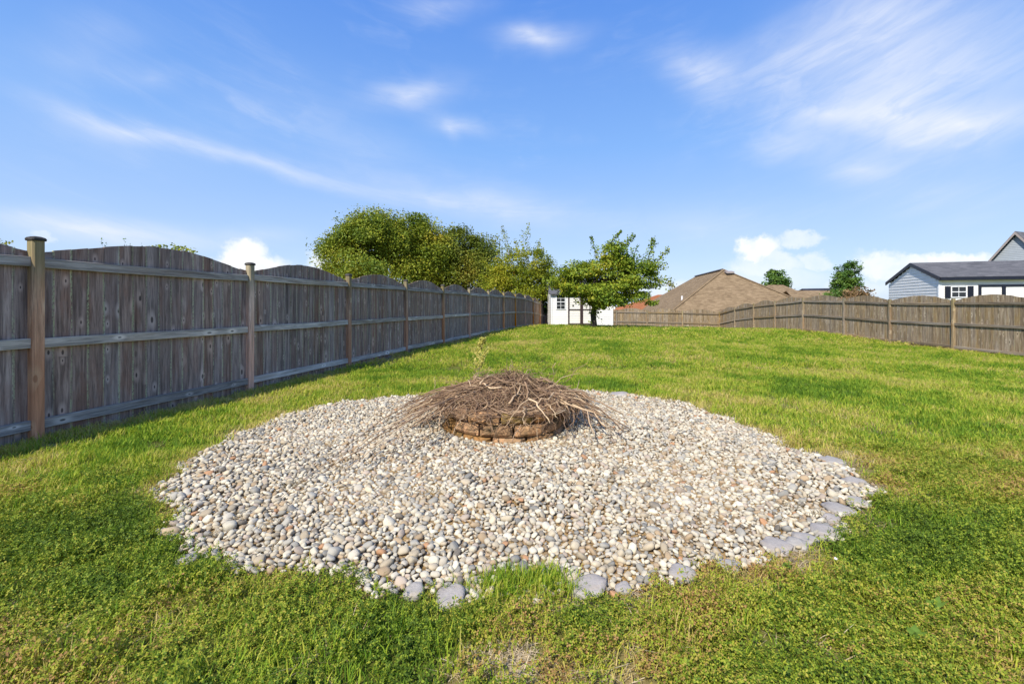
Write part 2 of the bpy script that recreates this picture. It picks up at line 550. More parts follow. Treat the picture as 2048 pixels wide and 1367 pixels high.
M['brick'] = brick_wall('red_brick')
M['bark'] = wood('bark', (.03, .022, .016), (.075, .056, .042), (.14, .11, .085), (.09, .06, .03), 'Z', False, 0.4, 0.4)
M['gold_bark'] = wood('golden_stem', (.16, .085, .028), (.30, .175, .06), (.42, .27, .11), (.34, .17, .05), 'Z', False, 0, 0.4)
M['maple_leaf'] = leafy('maple_foliage', [(0.0, (0.036, 0.073, 0.010)), (0.35, (0.108, 0.190, 0.016)), (0.65, (0.286, 0.341, 0.024)), (1.0, (0.632, 0.465, 0.044))], 0.24, 0.55)
M['oak_leaf'] = leafy('broad_tree_foliage', [(0.0, (0.048, 0.081, 0.010)), (0.35, (0.140, 0.209, 0.018)), (0.65, (0.309, 0.326, 0.025)), (1.0, (0.615, 0.435, 0.049))], 0.24, 0.35)
M['oak_leaf_dark'] = leafy('dark_tree_foliage', [(0.0, (0.040, 0.067, 0.010)), (0.4, (0.127, 0.171, 0.020)), (0.7, (0.257, 0.258, 0.028)), (1.0, (0.506, 0.336, 0.053))], 0.24, 0.35)
M['shrub_leaf'] = leafy('yellow_green_foliage', [(0.0, (0.068, 0.114, 0.011)), (0.35, (0.219, 0.274, 0.019)), (0.7, (0.404, 0.392, 0.028)), (1.0, (0.647, 0.431, 0.046))], 0.38, 0.8)
M['hedge_leaf'] = leafy('mid_green_foliage', [(0.0, (0.028, 0.070, 0.017)), (0.4, (0.081, 0.174, 0.030)), (0.75, (0.177, 0.279, 0.042)), (1.0, (0.284, 0.351, 0.067))], 0.28, 0.8)
M['brown_leaf'] = leafy('browned_foliage', [(0.0, (0.098, 0.056, 0.028)), (0.4, (0.224, 0.133, 0.063)), (0.75, (0.336, 0.210, 0.098)), (1.0, (0.280, 0.266, 0.070))], 0.25, 1.2)
M['blade'] = blade_mat('lawn_blades', (.150, .285, .020), (.330, .450, .030), (.540, .530, .058), (.62, .48, .17), .38)
M['weed'] = blade_mat('clover_leaves', (.118, .195, .018), (.270, .342, .027), (.445, .418, .052), (.42, .24, .09), .32)
M['straw'] = blade_mat('straw_blades', (.26, .20, .10), (.44, .34, .18), (.56, .44, .26), (.62, .50, .32), 0.2)

# soil sheet under the lawn
m_, n = new_mat('lawn_soil')
g_ = n.n('ShaderNodeNewGeometry')
pos = g_.outputs['Position']
a_, b_ = lawn_patch(n, pos)
fine_ = n.noise(pos, 26, 5, 0.7)
t_ = n.m('ADD', n.m('MULTIPLY', n.mapr(a_, 0.32, 0.70), 0.5), n.m('MULTIPLY', fine_, 0.5))
c_ = n.ramp(t_, [(0.15, (.050, .060, .014)), (0.5, (.11, .12, .022)), (0.85, (.20, .175, .05))])
dry_ = n.n('ShaderNodeAttribute', attribute_name='dry').outputs['Fac']
c_ = n.mix(n.m('MULTIPLY', dry_, n.mapr(fine_, 0.2, 0.6, 0.5, 1.0)), c_, (.34, .235, .12))
finish(n, c_, 0.95, fine_, 0.6, 0.02, 0.05)
M['soil'] = m_

m_, n = new_mat('ochre_grit')
o_ = n.n('ShaderNodeTexCoord').outputs['Object']
v_ = n.n('ShaderNodeTexVoronoi', {'Vector': o_, 'Scale': 70.0})
f_ = n.noise(o_, 3.0, 4)
c_ = n.mix(n.n('ShaderNodeSeparateColor', {0: v_.outputs['Color']}).outputs[0], (.20, .12, .045), (.42, .28, .12))
c_ = n.mix(n.mapr(f_, 0.4, 0.7), c_, (.26, .20, .13))
finish(n, c_, 0.95, v_.outputs['Distance'], 0.7, -0.01, 0.1)
M['grit'] = m_

m_, n = new_mat('river_pebble')
o_ = n.n('ShaderNodeTexCoord').outputs['Object']
r_ = n.n('ShaderNodeObjectInfo').outputs['Random']
c_ = n.ramp(r_, [(0.0, (0.539, 0.449, 0.300)), (.16, (0.597, 0.523, 0.375)), (.34, (0.449, 0.364, 0.237)), (.46, (0.529, 0.465, 0.349)), (.58, (0.358, 0.331, 0.266)), (.68, (0.635, 0.565, 0.408)),
                 (.80, (0.399, 0.282, 0.156)), (.87, (0.434, 0.342, 0.250)), (.925, (0.252, 0.238, 0.201)), (.965, (0.193, 0.163, 0.121)), (.985, (0.408, 0.206, 0.090))], 'CONSTANT')
f_ = n.noise(o_, 2.2, 5, 0.65)
c_ = n.mix(n.mapr(f_, 0.45, 0.75, 0, 0.4), c_, (.44, .33, .20))
c_ = n.mix(n.mapr(n.noise(o_, 7, 3), 0.62, 0.72, 0, 0.35), c_, (.58, .55, .49))
hs_ = n.n('ShaderNodeHueSaturation', {'Hue': 0.5, 'Saturation': 0.95, 'Value': n.m('ADD', .78, n.m('MULTIPLY', n.m('FRACT', n.m('MULTIPLY', r_, 71.0)), .36)), 'Fac': 1, 'Color': c_}).outputs[0]
finish(n, hs_, 0.72, n.noise(o_, 14, 4, 0.7), 0.25, 0.05, 0.25)
M['pebble'] = m_

m_, n = new_mat('slate_stone')
o_ = n.n('ShaderNodeTexCoord').outputs['Object']
r_ = n.n('ShaderNodeObjectInfo').outputs['Random']
f_ = n.noise(n.mapping(o_, scale=(1, 1, 3)), 9, 6, 0.7)
c_ = n.ramp(f_, [(0.25, (.22, .20, .175)), (.5, (.37, .34, .295)), (.75, (.52, .485, .43))])
c_ = n.mix(n.mapr(n.noise(o_, 16, 4), 0.56, 0.68, 0, 0.5), c_, (.42, .34, .22))
c_ = n.mix(n.m('MULTIPLY', n.m('FRACT', n.m('MULTIPLY', r_, 13.0)), 0.35), c_, (.36, .30, .27))
finish(n, c_, 0.85, n.m('ADD', f_, n.m('MULTIPLY', n.noise(o_, 70, 4, 0.7), 0.5)), 0.7, 0.012, 0.15)
M['slate'] = m_

m_, n = new_mat('fire_pit_block')
o_ = n.n('ShaderNodeTexCoord').outputs['Object']
r_ = n.n('ShaderNodeObjectInfo').outputs['Random']
off_ = n.n('ShaderNodeCombineXYZ', {0: n.m('MULTIPLY', r_, 31), 1: n.m('MULTIPLY', r_, 17), 2: n.m('MULTIPLY', r_, 7)}).outputs[0]
p_ = n.n('ShaderNodeVectorMath', {0: o_, 1: off_}, operation='ADD').outputs[0]
f_ = n.noise(p_, 14, 6, 0.7)
g2 = n.noise(p_, 55, 4, 0.7)
c_ = n.ramp(f_, [(0.25, (.15, .10, .05)), (.45, (.34, .19, .075)), (.60, (.46, .23, .085)), (.78, (.52, .34, .17))])
c_ = n.mix(n.mapr(n.noise(p_, 5, 4, 0.7), 0.50, 0.66, 0, 0.85), c_, (.055, .048, .022))
c_ = n.mix(n.mapr(g2, 0.55, 0.3, 0, 0.35), c_, (.05, .035, .02))
hue_ = n.m('FRACT', n.m('MULTIPLY', r_, 19.0))
c_ = n.mix(n.mapr(hue_, 0.55, 1.0, 0, 0.6), c_, (.15, .135, .065))
c_ = n.n('ShaderNodeHueSaturation', {'Hue': 0.5, 'Saturation': n.m('ADD', .82, n.m('MULTIPLY', hue_, .3)), 'Value': n.m('ADD', .78, n.m('MULTIPLY', r_, .6)), 'Fac': 1, 'Color': c_}).outputs[0]
finish(n, c_, 0.92, n.m('ADD', f_, n.m('MULTIPLY', g2, 0.6)), 0.7, 0.012, 0.1)
M['block'] = m_


def stick_mat(name, a, b, c):
    m_, n = new_mat(name)
    isl = n.n('ShaderNodeNewGeometry').outputs['Random Per Island']
    rnd = n.n('ShaderNodeObjectInfo').outputs['Random']
    pos = n.n('ShaderNodeNewGeometry').outputs['Position']
    f = n.m('FRACT', n.m('ADD', n.m('MULTIPLY', isl, 5.0), n.m('MULTIPLY', rnd, 3.7)))
    f = n.m('ADD', n.m('MULTIPLY', f, 0.75), n.m('MULTIPLY', n.noise(pos, 14, 3), 0.3))
    finish(n, n.ramp(f, [(0.1, a), (0.5, b), (0.9, c)]), 0.85, n.noise(pos, 120, 2), 0.3, 0.002, 0.15)
    return m_


M['stick'] = stick_mat('dry_stick', (0.138, 0.084, 0.052), (0.325, 0.211, 0.125), (0.631, 0.461, 0.278))
M['twig'] = stick_mat('dry_twig', (0.104, 0.062, 0.043), (0.258, 0.157, 0.094), (0.476, 0.318, 0.180))
M['seed'] = leafy('pale_seed_head', [(0.0, (.42, .38, .07)), (0.5, (.66, .58, .14)), (1.0, (.80, .70, .26))], 0.3, 3.0)
M['stem_green'] = plain('green_stem', (.16, .22, .05), 0.7, 0.1, 20)

# ------------------------------------------------------------------ geometry-node scatter (grass, ground cover, spare pebbles)


def scatter(name, pts, rot, scl, dry, protos, mat, parent=None):
    """vertices carry rotation, scale, dryness and a prototype index; the node group puts a copy of a clump on each"""
    pts = np.asarray(pts, np.float32)
    k = len(pts)
    me = bpy.data.meshes.new(name)
    me.vertices.add(k)
    me.vertices.foreach_set('co', pts.ravel())
    for nm, ty, dat in (('rot', 'FLOAT_VECTOR', np.asarray(rot, np.float32)), ('scl', 'FLOAT_VECTOR', np.asarray(scl, np.float32)),
                        ('dry', 'FLOAT', np.asarray(dry, np.float32)), ('pidx', 'INT', RNG.integers(0, len(protos), k).astype(np.int32))):
        at = me.attributes.new(nm, ty, 'POINT')
        at.data.foreach_set('vector' if ty == 'FLOAT_VECTOR' else 'value', dat.ravel())
    if mat:
        me.materials.append(mat)
    o = link(name, me, None, parent)
    ng = bpy.data.node_groups.new(name + '_scatter', 'GeometryNodeTree')
    ng.interface.new_socket('Geometry', in_out='INPUT', socket_type='NodeSocketGeometry')
    ng.interface.new_socket('Geometry', in_out='OUTPUT', socket_type='NodeSocketGeometry')
    L = ng.links.new
    gi = ng.nodes.new('NodeGroupInput')
    go = ng.nodes.new('NodeGroupOutput')
    jn = ng.nodes.new('GeometryNodeJoinGeometry')
    for i, pm in enumerate(protos):
        po = bpy.data.objects.new(name + '_piece', pm)      # lives only inside the node group
        oi = ng.nodes.new('GeometryNodeObjectInfo')
        oi.inputs['Object'].default_value = po
        oi.inputs['As Instance'].default_value = True
        L(oi.outputs['Geometry'], jn.inputs[0])
    ip = ng.nodes.new('GeometryNodeInstanceOnPoints')
    ip.inputs['Pick Instance'].default_value = True

    def attr(nm, ty):
        a = ng.nodes.new('GeometryNodeInputNamedAttribute')
        a.data_type = ty
        a.inputs['Name'].default_value = nm
        return a.outputs['Attribute']
    L(gi.outputs[0], ip.inputs['Points'])
    L(jn.outputs[0], ip.inputs['Instance'])
    L(attr('pidx', 'INT'), ip.inputs['Instance Index'])
    er = ng.nodes.new('FunctionNodeEulerToRotation')
    L(attr('rot', 'FLOAT_VECTOR'), er.inputs[0])
    L(er.outputs[0], ip.inputs['Rotation'])
    L(attr('scl', 'FLOAT_VECTOR'), ip.inputs['Scale'])
    L(ip.outputs[0], go.inputs[0])
    md = o.modifiers.new('scatter', 'NODES')
    md.node_group = ng
    return o


# ------------------------------------------------------------------ bed outline (traced on the level ground)
BED_PX = [(310, 985), (352, 948), (405, 908), (520, 852), (620, 818), (780, 797), (900, 790), (1050, 786), (1200, 785), (1330, 801), (1430, 831), (1540, 872),
          (1610, 905), (1685, 932), (1725, 960), (1748, 985), (1738, 1012), (1692, 1045), (1650, 1088), (1560, 1112), (1460, 1140), (1370, 1158), (1250, 1182),
          (1140, 1192), (1010, 1190), (900, 1212), (820, 1192), (680, 1165), (500, 1138), (395, 1128), (352, 1078), (332, 1042), (342, 1012)]
BED = np.array([G(*q) for q in BED_PX])
BC = np.array([0.0, 4.05])


def bed_radius_table():
    th = np.arctan2(BED[:, 1] - BC[1], BED[:, 0] - BC[0])
    rr = np.hypot(BED[:, 0] - BC[0], BED[:, 1] - BC[1])
    o = np.argsort(th)
    th, rr = th[o], rr[o]
    return np.concatenate([th - 2 * np.pi, th, th + 2 * np.pi]), np.concatenate([rr, rr, rr])


_TH, _RR = bed_radius_table()


def bed_d(x, y):
    """metres outside (+) or inside (-) the pebble bed, along the ray from its middle"""
    x = np.asarray(x, float)
    y = np.asarray(y, float)
    th = np.arctan2(y - BC[1], x - BC[0])
    return np.hypot(x - BC[0], y - BC[1]) - np.interp(th, _TH, _RR) - .035 * np.sin(th * 23) - .025 * np.sin(th * 41 + 1)


def fence_x(y):
    return -4.36 + .2382 * (np.asarray(y, float) - 4.12)


DRY_SPOTS = [(G(1030, 1325), .10, .95), (G(1250, 1350), .12, .85), (G(930, 1345), .08, .8), (G(1120, 1362), .09, .8), (G(1500, 1130), .12, .9), (G(1590, 1110), .14, .9), (G(1760, 985), .22, .9),
             (G(1700, 920), .25, .8), (G(1660, 1310), .07, .8), (G(1100, 1215), .10, .6), (G(330, 970), .12, .8), (G(1270, 1180), .08, .9), (G(1350, 815), .35, .5),
             (G(1640, 820), .8, .25), (G(1850, 870), .7, .25), (G(1750, 860), .6, .25), (G(1300, 715), .9, .28), (G(1180, 745), .6, .28), (G(1020, 690), .9, .3), (G(1330, 680), 1.2, .3)]


def dryness(x, y):
    x = np.asarray(x, float)
    y = np.asarray(y, float)
    d = np.zeros_like(x)
    for (sx_, sy_), r, a in DRY_SPOTS:
        d = np.maximum(d, a * np.exp(-((x - sx_) ** 2 + (y - sy_) ** 2) / (r * r)))
    fx = x - fence_x(y)
    d = np.maximum(d, 1.15 * np.exp(-(np.clip(fx - .05, 0, None) / .45) ** 2) * (.55 + .45 * np.sin(y * 2.1) * np.sin(y * .7 + 1)))
    bd = bed_d(x, y)
    d = np.maximum(d, .6 * np.exp(-(bd / .09) ** 2) * (y > 2.4))
    d = np.maximum(d, .75 * np.exp(-((15.1 - x) / .3) ** 2))
    return np.clip(d, 0, 1)


# ------------------------------------------------------------------ ground sheet
def axis(fine_lo, fine_hi, step, far_lo, far_hi):
    a = list(np.arange(fine_lo, fine_hi + 1e-6, step))
    x, s = fine_hi, step
    hi = []
    while x < far_hi:
        s = min(s * 1.22, 120)
        x += s
        hi.append(x)
    x, s = fine_lo, step
    lo = []
    while x > far_lo:
        s = min(s * 1.22, 120)
        x -= s
        lo.append(x)
    return np.array(lo[::-1] + a + hi)


gx = axis(-5.6, 6.4, .12, -1500, 1500)
gy = axis(0.4, 10, .12, -300, 1600)
XX, YY = np.meshgrid(gx, gy)
ZZ = ground(XX, YY)
inside = bed_d(XX, YY)
ZZ = ZZ - .03 * sm(-inside / .12)
V = np.stack([XX.ravel(), YY.ravel(), ZZ.ravel()], 1)
nx, ny = len(gx), len(gy)
ii = (np.arange(ny - 1)[:, None] * nx + np.arange(nx - 1)[None, :]).ravel()
me = np_mesh('lawn_ground', V, np.stack([ii, ii + 1, ii + 1 + nx, ii + nx], 1), M['soil'], True)
at = me.attributes.new('dry', 'FLOAT', 'POINT')
at.data.foreach_set('value', dryness(XX, YY).ravel().astype(np.float32))
lawn_ground = tag(link('lawn_ground', me), 'level backyard ground under the mown lawn', 'ground', kind='structure')

# ------------------------------------------------------------------ pebble bed
bed = empty('gravel_bed')
tag(bed, 'round bed of pale river pebbles around the fire pit', 'gravel bed', kind='structure')
ths = np.linspace(-np.pi, np.pi, 121)[:-1]
ring = np.interp(ths, _TH, _RR) + .035 * np.sin(ths * 23) + .02
vv, ff = [(BC[0], BC[1], .012)], []
for k, fr in enumerate((.35, .7, .93, 1.0)):
    for i, t in enumerate(ths):
        vv.append((BC[0] + math.cos(t) * ring[i] * fr, BC[1] + math.sin(t) * ring[i] * fr, (.012, .010, .004, -.008)[k]))
nn = len(ths)
for i in range(nn):
    ff.append((0, 1 + i, 1 + (i + 1) % nn))
    for k in range(3):
        a0, a1 = 1 + k * nn + i, 1 + k * nn + (i + 1) % nn
        ff.append((a0, a0 + nn, a1 + nn, a1))
me = bpy.data.meshes.new('grit')
me.from_pydata(vv, [], ff)
link('grit_base', me, M['grit'], bed)

PEB = []
for k in range(24):
    bm = bmesh.new()
    bmesh.ops.create_icosphere(bm, subdivisions=2, radius=1)
    ex, ey, ez = 1.0, random.uniform(.52, .92), random.uniform(.32, .68)
    o3 = Vector((k * 7.7, k * 3.1, k * 5.3))
    for v in bm.verts:
        q = v.co.normalized()
        s_ = 1 + .34 * mnoise.noise(q * 1.2 + o3) + .20 * mnoise.noise(q * 2.3 + o3)
        e_ = 0.76
        q = Vector((math.copysign(abs(q.x) ** e_, q.x), math.copysign(abs(q.y) ** e_, q.y), math.copysign(abs(q.z) ** e_, q.z)))
        v.co = Vector((q.x * ex, q.y * ey, q.z * ez)) * s_
    me = bpy.data.meshes.new('pebble')
    bm.to_mesh(me)
    bm.free()
    me.polygons.foreach_set('use_smooth', [True] * len(me.polygons))
    me.materials.append(M['pebble'])
    PEB.append(me)

EDGE = [((1553, 1097), 62, 26, 'oval blue-grey edging stone in bare straw at the bed\'s lower right'),
        ((1608, 1082), 50, 20, 'long tilted grey edging stone up against its oval neighbour'),
        ((1648, 1066), 54, 30, 'rounded purple-grey edging stone beside the clover tuft at the right rim'),
        ((1676, 1021), 60, 24, 'wide smooth grey edging stone at the right tip of the bed'),
        ((1716, 1008), 40, 16, 'small flat grey edging stone outermost at the right tip'),
        ((1662, 1043), 34, 12, 'thin slate sliver between the two wide right edging stones'),
        ((1665, 924), 46, 18, 'dark flat slate sunk in the upper right rim of the bed'),
        ((1708, 968), 50, 14, 'long low slate on the right rim beside dry grass'),
        ((1590, 1092), 46, 18, 'brownish flat edging stone wedged behind the oval grey one'),
        ((1366, 1152), 58, 24, 'dark slate edging stone half sunk at the front right rim'),
        ((1458, 1136), 48, 18, 'pinkish-grey flat edging stone by dry grass at the front right'),
        ((1176, 1178), 78, 32, 'broad pale grey edging stone right of the bright grass tuft'),
        ((1248, 1184), 34, 18, 'small brown-grey edging stone in straw beside the broad pale one'),
        ((902, 1202), 62, 36, 'upright pale grey edging stone left of the bright grass tuft'),
        ((828, 1188), 44, 26, 'grey edging stone half hidden by clover at the front rim'),
        ((374, 1124), 36, 26, 'grey edging stone in the clover at the lower left rim'),
        ((1238, 789), 40, 7, 'flat tan edging stone at the far rim behind the brush pile')]
STONES = []
for (px, py), wp, hp, lab in EDGE:
    x, y = G(px, py)
    a = wp / F_PX * y / 2 * .96
    b = max(min(hp / F_PX * y / math.sin(math.atan2(CAM_Z, y)) / 2 * 1.05, a * 1.1), a * .45)
    STONES.append((x, y, a, b))

PIT = np.array([-0.08, 4.60])
PIT_R = .62
# dart throwing with varied radii
cell = .045
grid = {}
peb = []
OCHRE = [(G(1470, 1060), .22), (G(1350, 1100), .14), (G(1290, 1085), .10), (G(1560, 1030), .12)]
for it in range(150000):
    x = random.uniform(-2.85, 2.85)
    y = random.uniform(1.75, 6.5)
    if it < 16000:
        r = random.choice((.019, .022, .024, .027, .018, .034 if it < 1100 else .020))
    elif it < 70000:
        r = random.uniform(.012, .019)
    else:
        r = random.uniform(.008, .014)
    d_in = float(bed_d(x, y))
    if d_in > -.005 + random.uniform(-.05, .03):
        continue
    if math.hypot(x - PIT[0], y - PIT[1]) < PIT_R + .015:
        continue
    if any((x - qx) ** 2 / (qa + r * .5) ** 2 + (y - qy) ** 2 / (qb + r * .5) ** 2 < .85 for (qx, qy, qa, qb) in STONES):
        continue
    oc = 0.0
    for (ox, oy), orad in OCHRE:
        oc = max(oc, math.exp(-((x - ox) ** 2 + (y - oy) ** 2) / orad ** 2))
    if oc > .25 and r > .013 and random.random() < oc * .8:
        continue
    ci, cj = int(x / cell), int(y / cell)
    ok = True
    for a in range(ci - 1, ci + 2):
        for b in range(cj - 1, cj + 2):
            for (qx, qy, qr) in grid.get((a, b), ()):
                if (qx - x) ** 2 + (qy - y) ** 2 < ((qr + r) * .74) ** 2:
                    ok = False
                    break
            if not ok:
                break
        if not ok:
            break
    if not ok:
        continue
    grid.setdefault((ci, cj), []).append((x, y, r))
    peb.append((x, y, r))
peb = np.array(peb)
pr = peb[:, 2] * .97
pz = .008 + pr * .25 + RNG.random(len(peb)) * .010 + .012 * np.sin(peb[:, 0] * 3 + 1) * np.sin(peb[:, 1] * 2.6)
pz = np.maximum(pz, .012)
prot = np.stack([RNG.normal(0, .38, len(peb)), RNG.normal(0, .38, len(peb)), RNG.random(len(peb)) * 6.283], 1)
u_ = (peb[:, 0] / peb[:, 1]) * F_PX + CX
show = pr / peb[:, 1] * ((u_ > 0) & (u_ < 2048))
order = np.argsort(-show)
near = order[:300]
rest = order[300:]
for i in near:
    link('pebble', PEB[int(RNG.integers(0, 24))], None, bed, (peb[i, 0], peb[i, 1], pz[i]), tuple(prot[i]), (pr[i] * 1.08,) * 3)
# a lower layer that fills the gaps
k = 5200
lx, ly = RNG.uniform(-2.8, 2.8, k), RNG.uniform(1.8, 6.4, k)
keep = (bed_d(lx, ly) < -.03) & (np.hypot(lx - PIT[0], ly - PIT[1]) > PIT_R + .03)
lx, ly = lx[keep], ly[keep]
lr = RNG.uniform(.010, .020, len(lx))
pp = np.concatenate([np.stack([peb[rest, 0], peb[rest, 1], pz[rest]], 1), np.stack([lx, ly, .004 + 0 * lx], 1)])
rr = np.concatenate([prot[rest], np.stack([RNG.normal(0, .3, len(lx)), RNG.normal(0, .3, len(lx)), RNG.random(len(lx)) * 6.283], 1)])
ss = np.repeat(np.concatenate([pr[rest] * 1.08, lr])[:, None], 3, 1)
o = scatter('pebbles', pp, rr, ss, np.zeros(len(pp)), PEB, M['pebble'], bed)
tag(o, kind='stuff')

# larger flat stones that edge the bed
for j, ((px, py), wp, hp, lab) in enumerate(EDGE):
    x, y = G(px, py)
    a, b = STONES[j][2:]
    bm = bmesh.new()
    bmesh.ops.create_icosphere(bm, subdivisions=3, radius=1)
    o3 = Vector((j * 3.3, j * 1.7, 4))
    for v in bm.verts:
        q = v.co.normalized()
        s_ = 1 + .34 * mnoise.noise(q * 1.1 + o3) + .14 * mnoise.noise(q * 2.8 + o3)
        v.co = Vector((q.x * a * s_, q.y * b * s_, math.copysign(abs(q.z) ** .5, q.z) * .019 * s_))
    me = bpy.data.meshes.new('edging_stone')
    bm.to_mesh(me)
    bm.free()
    me.polygons.foreach_set('use_smooth', [True] * len(me.polygons))
    o = link('edging_stone', me, M['slate'], None, (x, y, .013), (R(random.uniform(0, 6)), R(random.uniform(-8, 8)), R(random.uniform(-20, 20))))
    tag(o, lab, 'stone', 'flat stones edging the pebble bed')
x, y = G(343, 1072)
o = link('cobble', PEB[3].copy(), None, None, (x, y, .022), (0.1, 0.1, 0.6), (.042, .042, .05))
o.data.materials.clear()
o.data.materials.append(plain('tan_cobble', (.44, .33, .19), 0.7, 0.1, 5))
tag(o, 'single rounded tan cobble at the left rim of the pebble bed', 'stone')
x, y = G(1672, 1136)
o = link('stray_pebble', PEB[5].copy(), None, None, (x, y, .045), (0.1, 0.5, 0.6), (.013, .013, .014))
o.data.materials.clear()
o.data.materials.append(plain('white_pebble', (.72, .70, .68), 0.6, 0.05, 5))
tag(o, 'single stray white pebble lying in the clover right of the bed', 'stone')

# ------------------------------------------------------------------ fences
PW, PT = .1405, .018


def picket_meshes(mat, end, mid, n_=17, sway=0.0):
    out = []
    for i in range(n_):
        t0, t1 = i / n_, (i + 1) / n_

        def top(t):
            return end + (mid - end) * math.sin(math.pi * min(max(t, 0), 1)) ** 1.25
        z0, z1, zc = top(t0), top(t1), top((t0 + t1) / 2)
        h = PW / 2
        vs = [(-h, 0, 0), (h, 0, 0), (h, PT, 0), (-h, PT, 0), (-h, 0, z0), (0, 0, zc), (h, 0, z1), (h, PT, z1), (0, PT, zc), (-h, PT, z0)]
        fs = [(0, 3, 2, 1), (0, 1, 6, 5, 4), (2, 3, 9, 8, 7), (1, 2, 7, 6), (3, 0, 4, 9), (4, 5, 8, 9), (5, 6, 7, 8)]
        me = MB().add(vs, fs).mesh('picket', [mat])
        out.append(me)
    return out


def post_mesh(h, mat, s_=.046, c=.013):
    ring_ = [(-s_ + c, -s_), (s_ - c, -s_), (s_, -s_ + c), (s_, s_ - c), (s_ - c, s_), (-s_ + c, s_), (-s_, s_ - c), (-s_, -s_ + c)]
    zs = [-.25, .35, .9, 1.4, h]
    mb = MB()
    vs, fs = [], []
    for z in zs:
        vs += [(a, b, z) for a, b in ring_]
    for k in range(len(zs) - 1):
        for j in range(8):
            fs.append((k * 8 + j, k * 8 + (j + 1) % 8, (k + 1) * 8 + (j + 1) % 8, (k + 1) * 8 + j))
    fs.append(tuple(range(8))[::-1])
    fs.append(tuple(len(vs) - 8 + j for j in range(8)))
    return mb.add(vs, fs).mesh('post', [mat])


def cap_mesh(mat, s_=.056):
    mb = MB()
    vs, fs = [], []
    prof = [(s_ * .93, 0), (s_, .006), (s_, .020), (s_ * .86, .031), (s_ * .5, .040), (s_ * .15, .043)]
    for r, z in prof:
        c = r * .22
        vs += [(-r + c, -r, z), (r - c, -r, z), (r, -r + c, z), (r, r - c, z), (r - c, r, z), (-r + c, r, z), (-r, r - c, z), (-r, -r + c, z)]
    for k in range(len(prof) - 1):
        for j in range(8):
            fs.append((k * 8 + j, k * 8 + (j + 1) % 8, (k + 1) * 8 + (j + 1) % 8, (k + 1) * 8 + j))
    fs.append(tuple(range(8))[::-1])
    fs.append(tuple(len(vs) - 8 + j for j in range(8)))
    return mb.add(vs, fs).mesh('post_cap', [mat])


def rail_mesh(L_, mat):
    """a slightly bowed board, grain along X, origin at its middle"""
    n_ = 6
    bow, sag = random.uniform(-.006, .006), random.uniform(-.012, .004)
    hh, tt = .0445, .019
    vs, fs = [], []
    for i in range(n_ + 1):
        t = i / n_ * 2 - 1
        x, dy_, dz_ = t * L_ / 2, bow * (1 - t * t), sag * (1 - t * t)
        jz = random.uniform(-.002, .002)
        vs += [(x, -tt + dy_, -hh + dz_ + jz), (x, tt + dy_, -hh + dz_ + jz), (x, tt + dy_, hh + dz_ + jz), (x, -tt + dy_, hh + dz_ + jz)]
    for i in range(n_):
        for j in range(4):
            fs.append((i * 4 + j, i * 4 + (j + 1) % 4, (i + 1) * 4 + (j + 1) % 4, (i + 1) * 4 + j))
    fs.append((3, 2, 1, 0))
    fs.append(tuple(n_ * 4 + j for j in range(4)))
    me = MB().add(vs, fs).mesh('rail', [mat])
    bm = bmesh.new()
    bm.from_mesh(me)
    bmesh.ops.recalc_face_normals(bm, faces=bm.faces[:])
    bmesh.ops.bevel(bm, geom=[e for e in bm.edges if abs((e.verts[0].co - e.verts[1].co).x) > .1], offset=.004, segments=1, affect='EDGES')
    bm.to_mesh(me)
    bm.free()
    return me


def fence(name, label, posts, side, mp, mr, mpo, post_h, rails, arch, skip_first_post=False, lean=None, cap=True, n_=17):
    """posts: [(x, y, z)] along the run; SIDE = +1 when the pickets lie to the left of the run (seen from above)"""
    root = empty(name, posts[0])
    tag(root, label, 'fence')
    bx_, by_, bz_ = posts[0]
    pm, cm = post_mesh(post_h - .03, mpo), cap_mesh(M['post_cap'])
    pk = picket_meshes(mp, *arch, n_=n_)
    for i, (x, y, z) in enumerate(posts):
        a = posts[min(i + 1, len(posts) - 1)]
        b = posts[max(i - 1, 0)]
        ang = math.atan2(a[1] - b[1], a[0] - b[0])
        if not (skip_first_post and i == 0):
            le = (lean or {}).get(i, (random.uniform(-.006, .006), random.uniform(-.006, .006)))
            po = link('post', pm, None, root, (x - bx_, y - by_, z - bz_ + random.uniform(-.012, .012)), (le[0], le[1], ang))
            if cap:
                link('post_cap', cm, None, po, (0, 0, post_h - .03))
        if i == len(posts) - 1:
            continue
        p0, p1 = Vector(posts[i]), Vector(posts[i + 1])
        d = p1 - p0
        L_ = math.hypot(d.x, d.y)
        ang = math.atan2(d.y, d.x)
        nrm = Vector((-math.sin(ang), math.cos(ang), 0)) * side
        for hz in rails:
            me = rail_mesh(L_ - .096, mr)
            c = (p0 + p1) / 2 + Vector((0, 0, hz + random.uniform(-.012, .012))) - Vector(posts[0]) - nrm * .004
            link('rail', me, None, root, c, (0, -math.atan2(d.z, L_), ang))
        for j in range(n_):
            t = (j + .5) / n_
            c = p0.lerp(p1, t) + nrm * (.019 + .0015 + random.uniform(0, .0025)) - Vector(posts[0])
            if side < 0:          # board depth must run away from the rails
                c += nrm * PT
            wsc = (L_ / n_) / (PW + .0012)
            link('picket', pk[j], None, root, (c.x, c.y, c.z - .025 + random.uniform(-.006, .006)), (0, random.gauss(0, .0010), ang + random.gauss(0, .004)), (wsc, 1, 1))
    return root


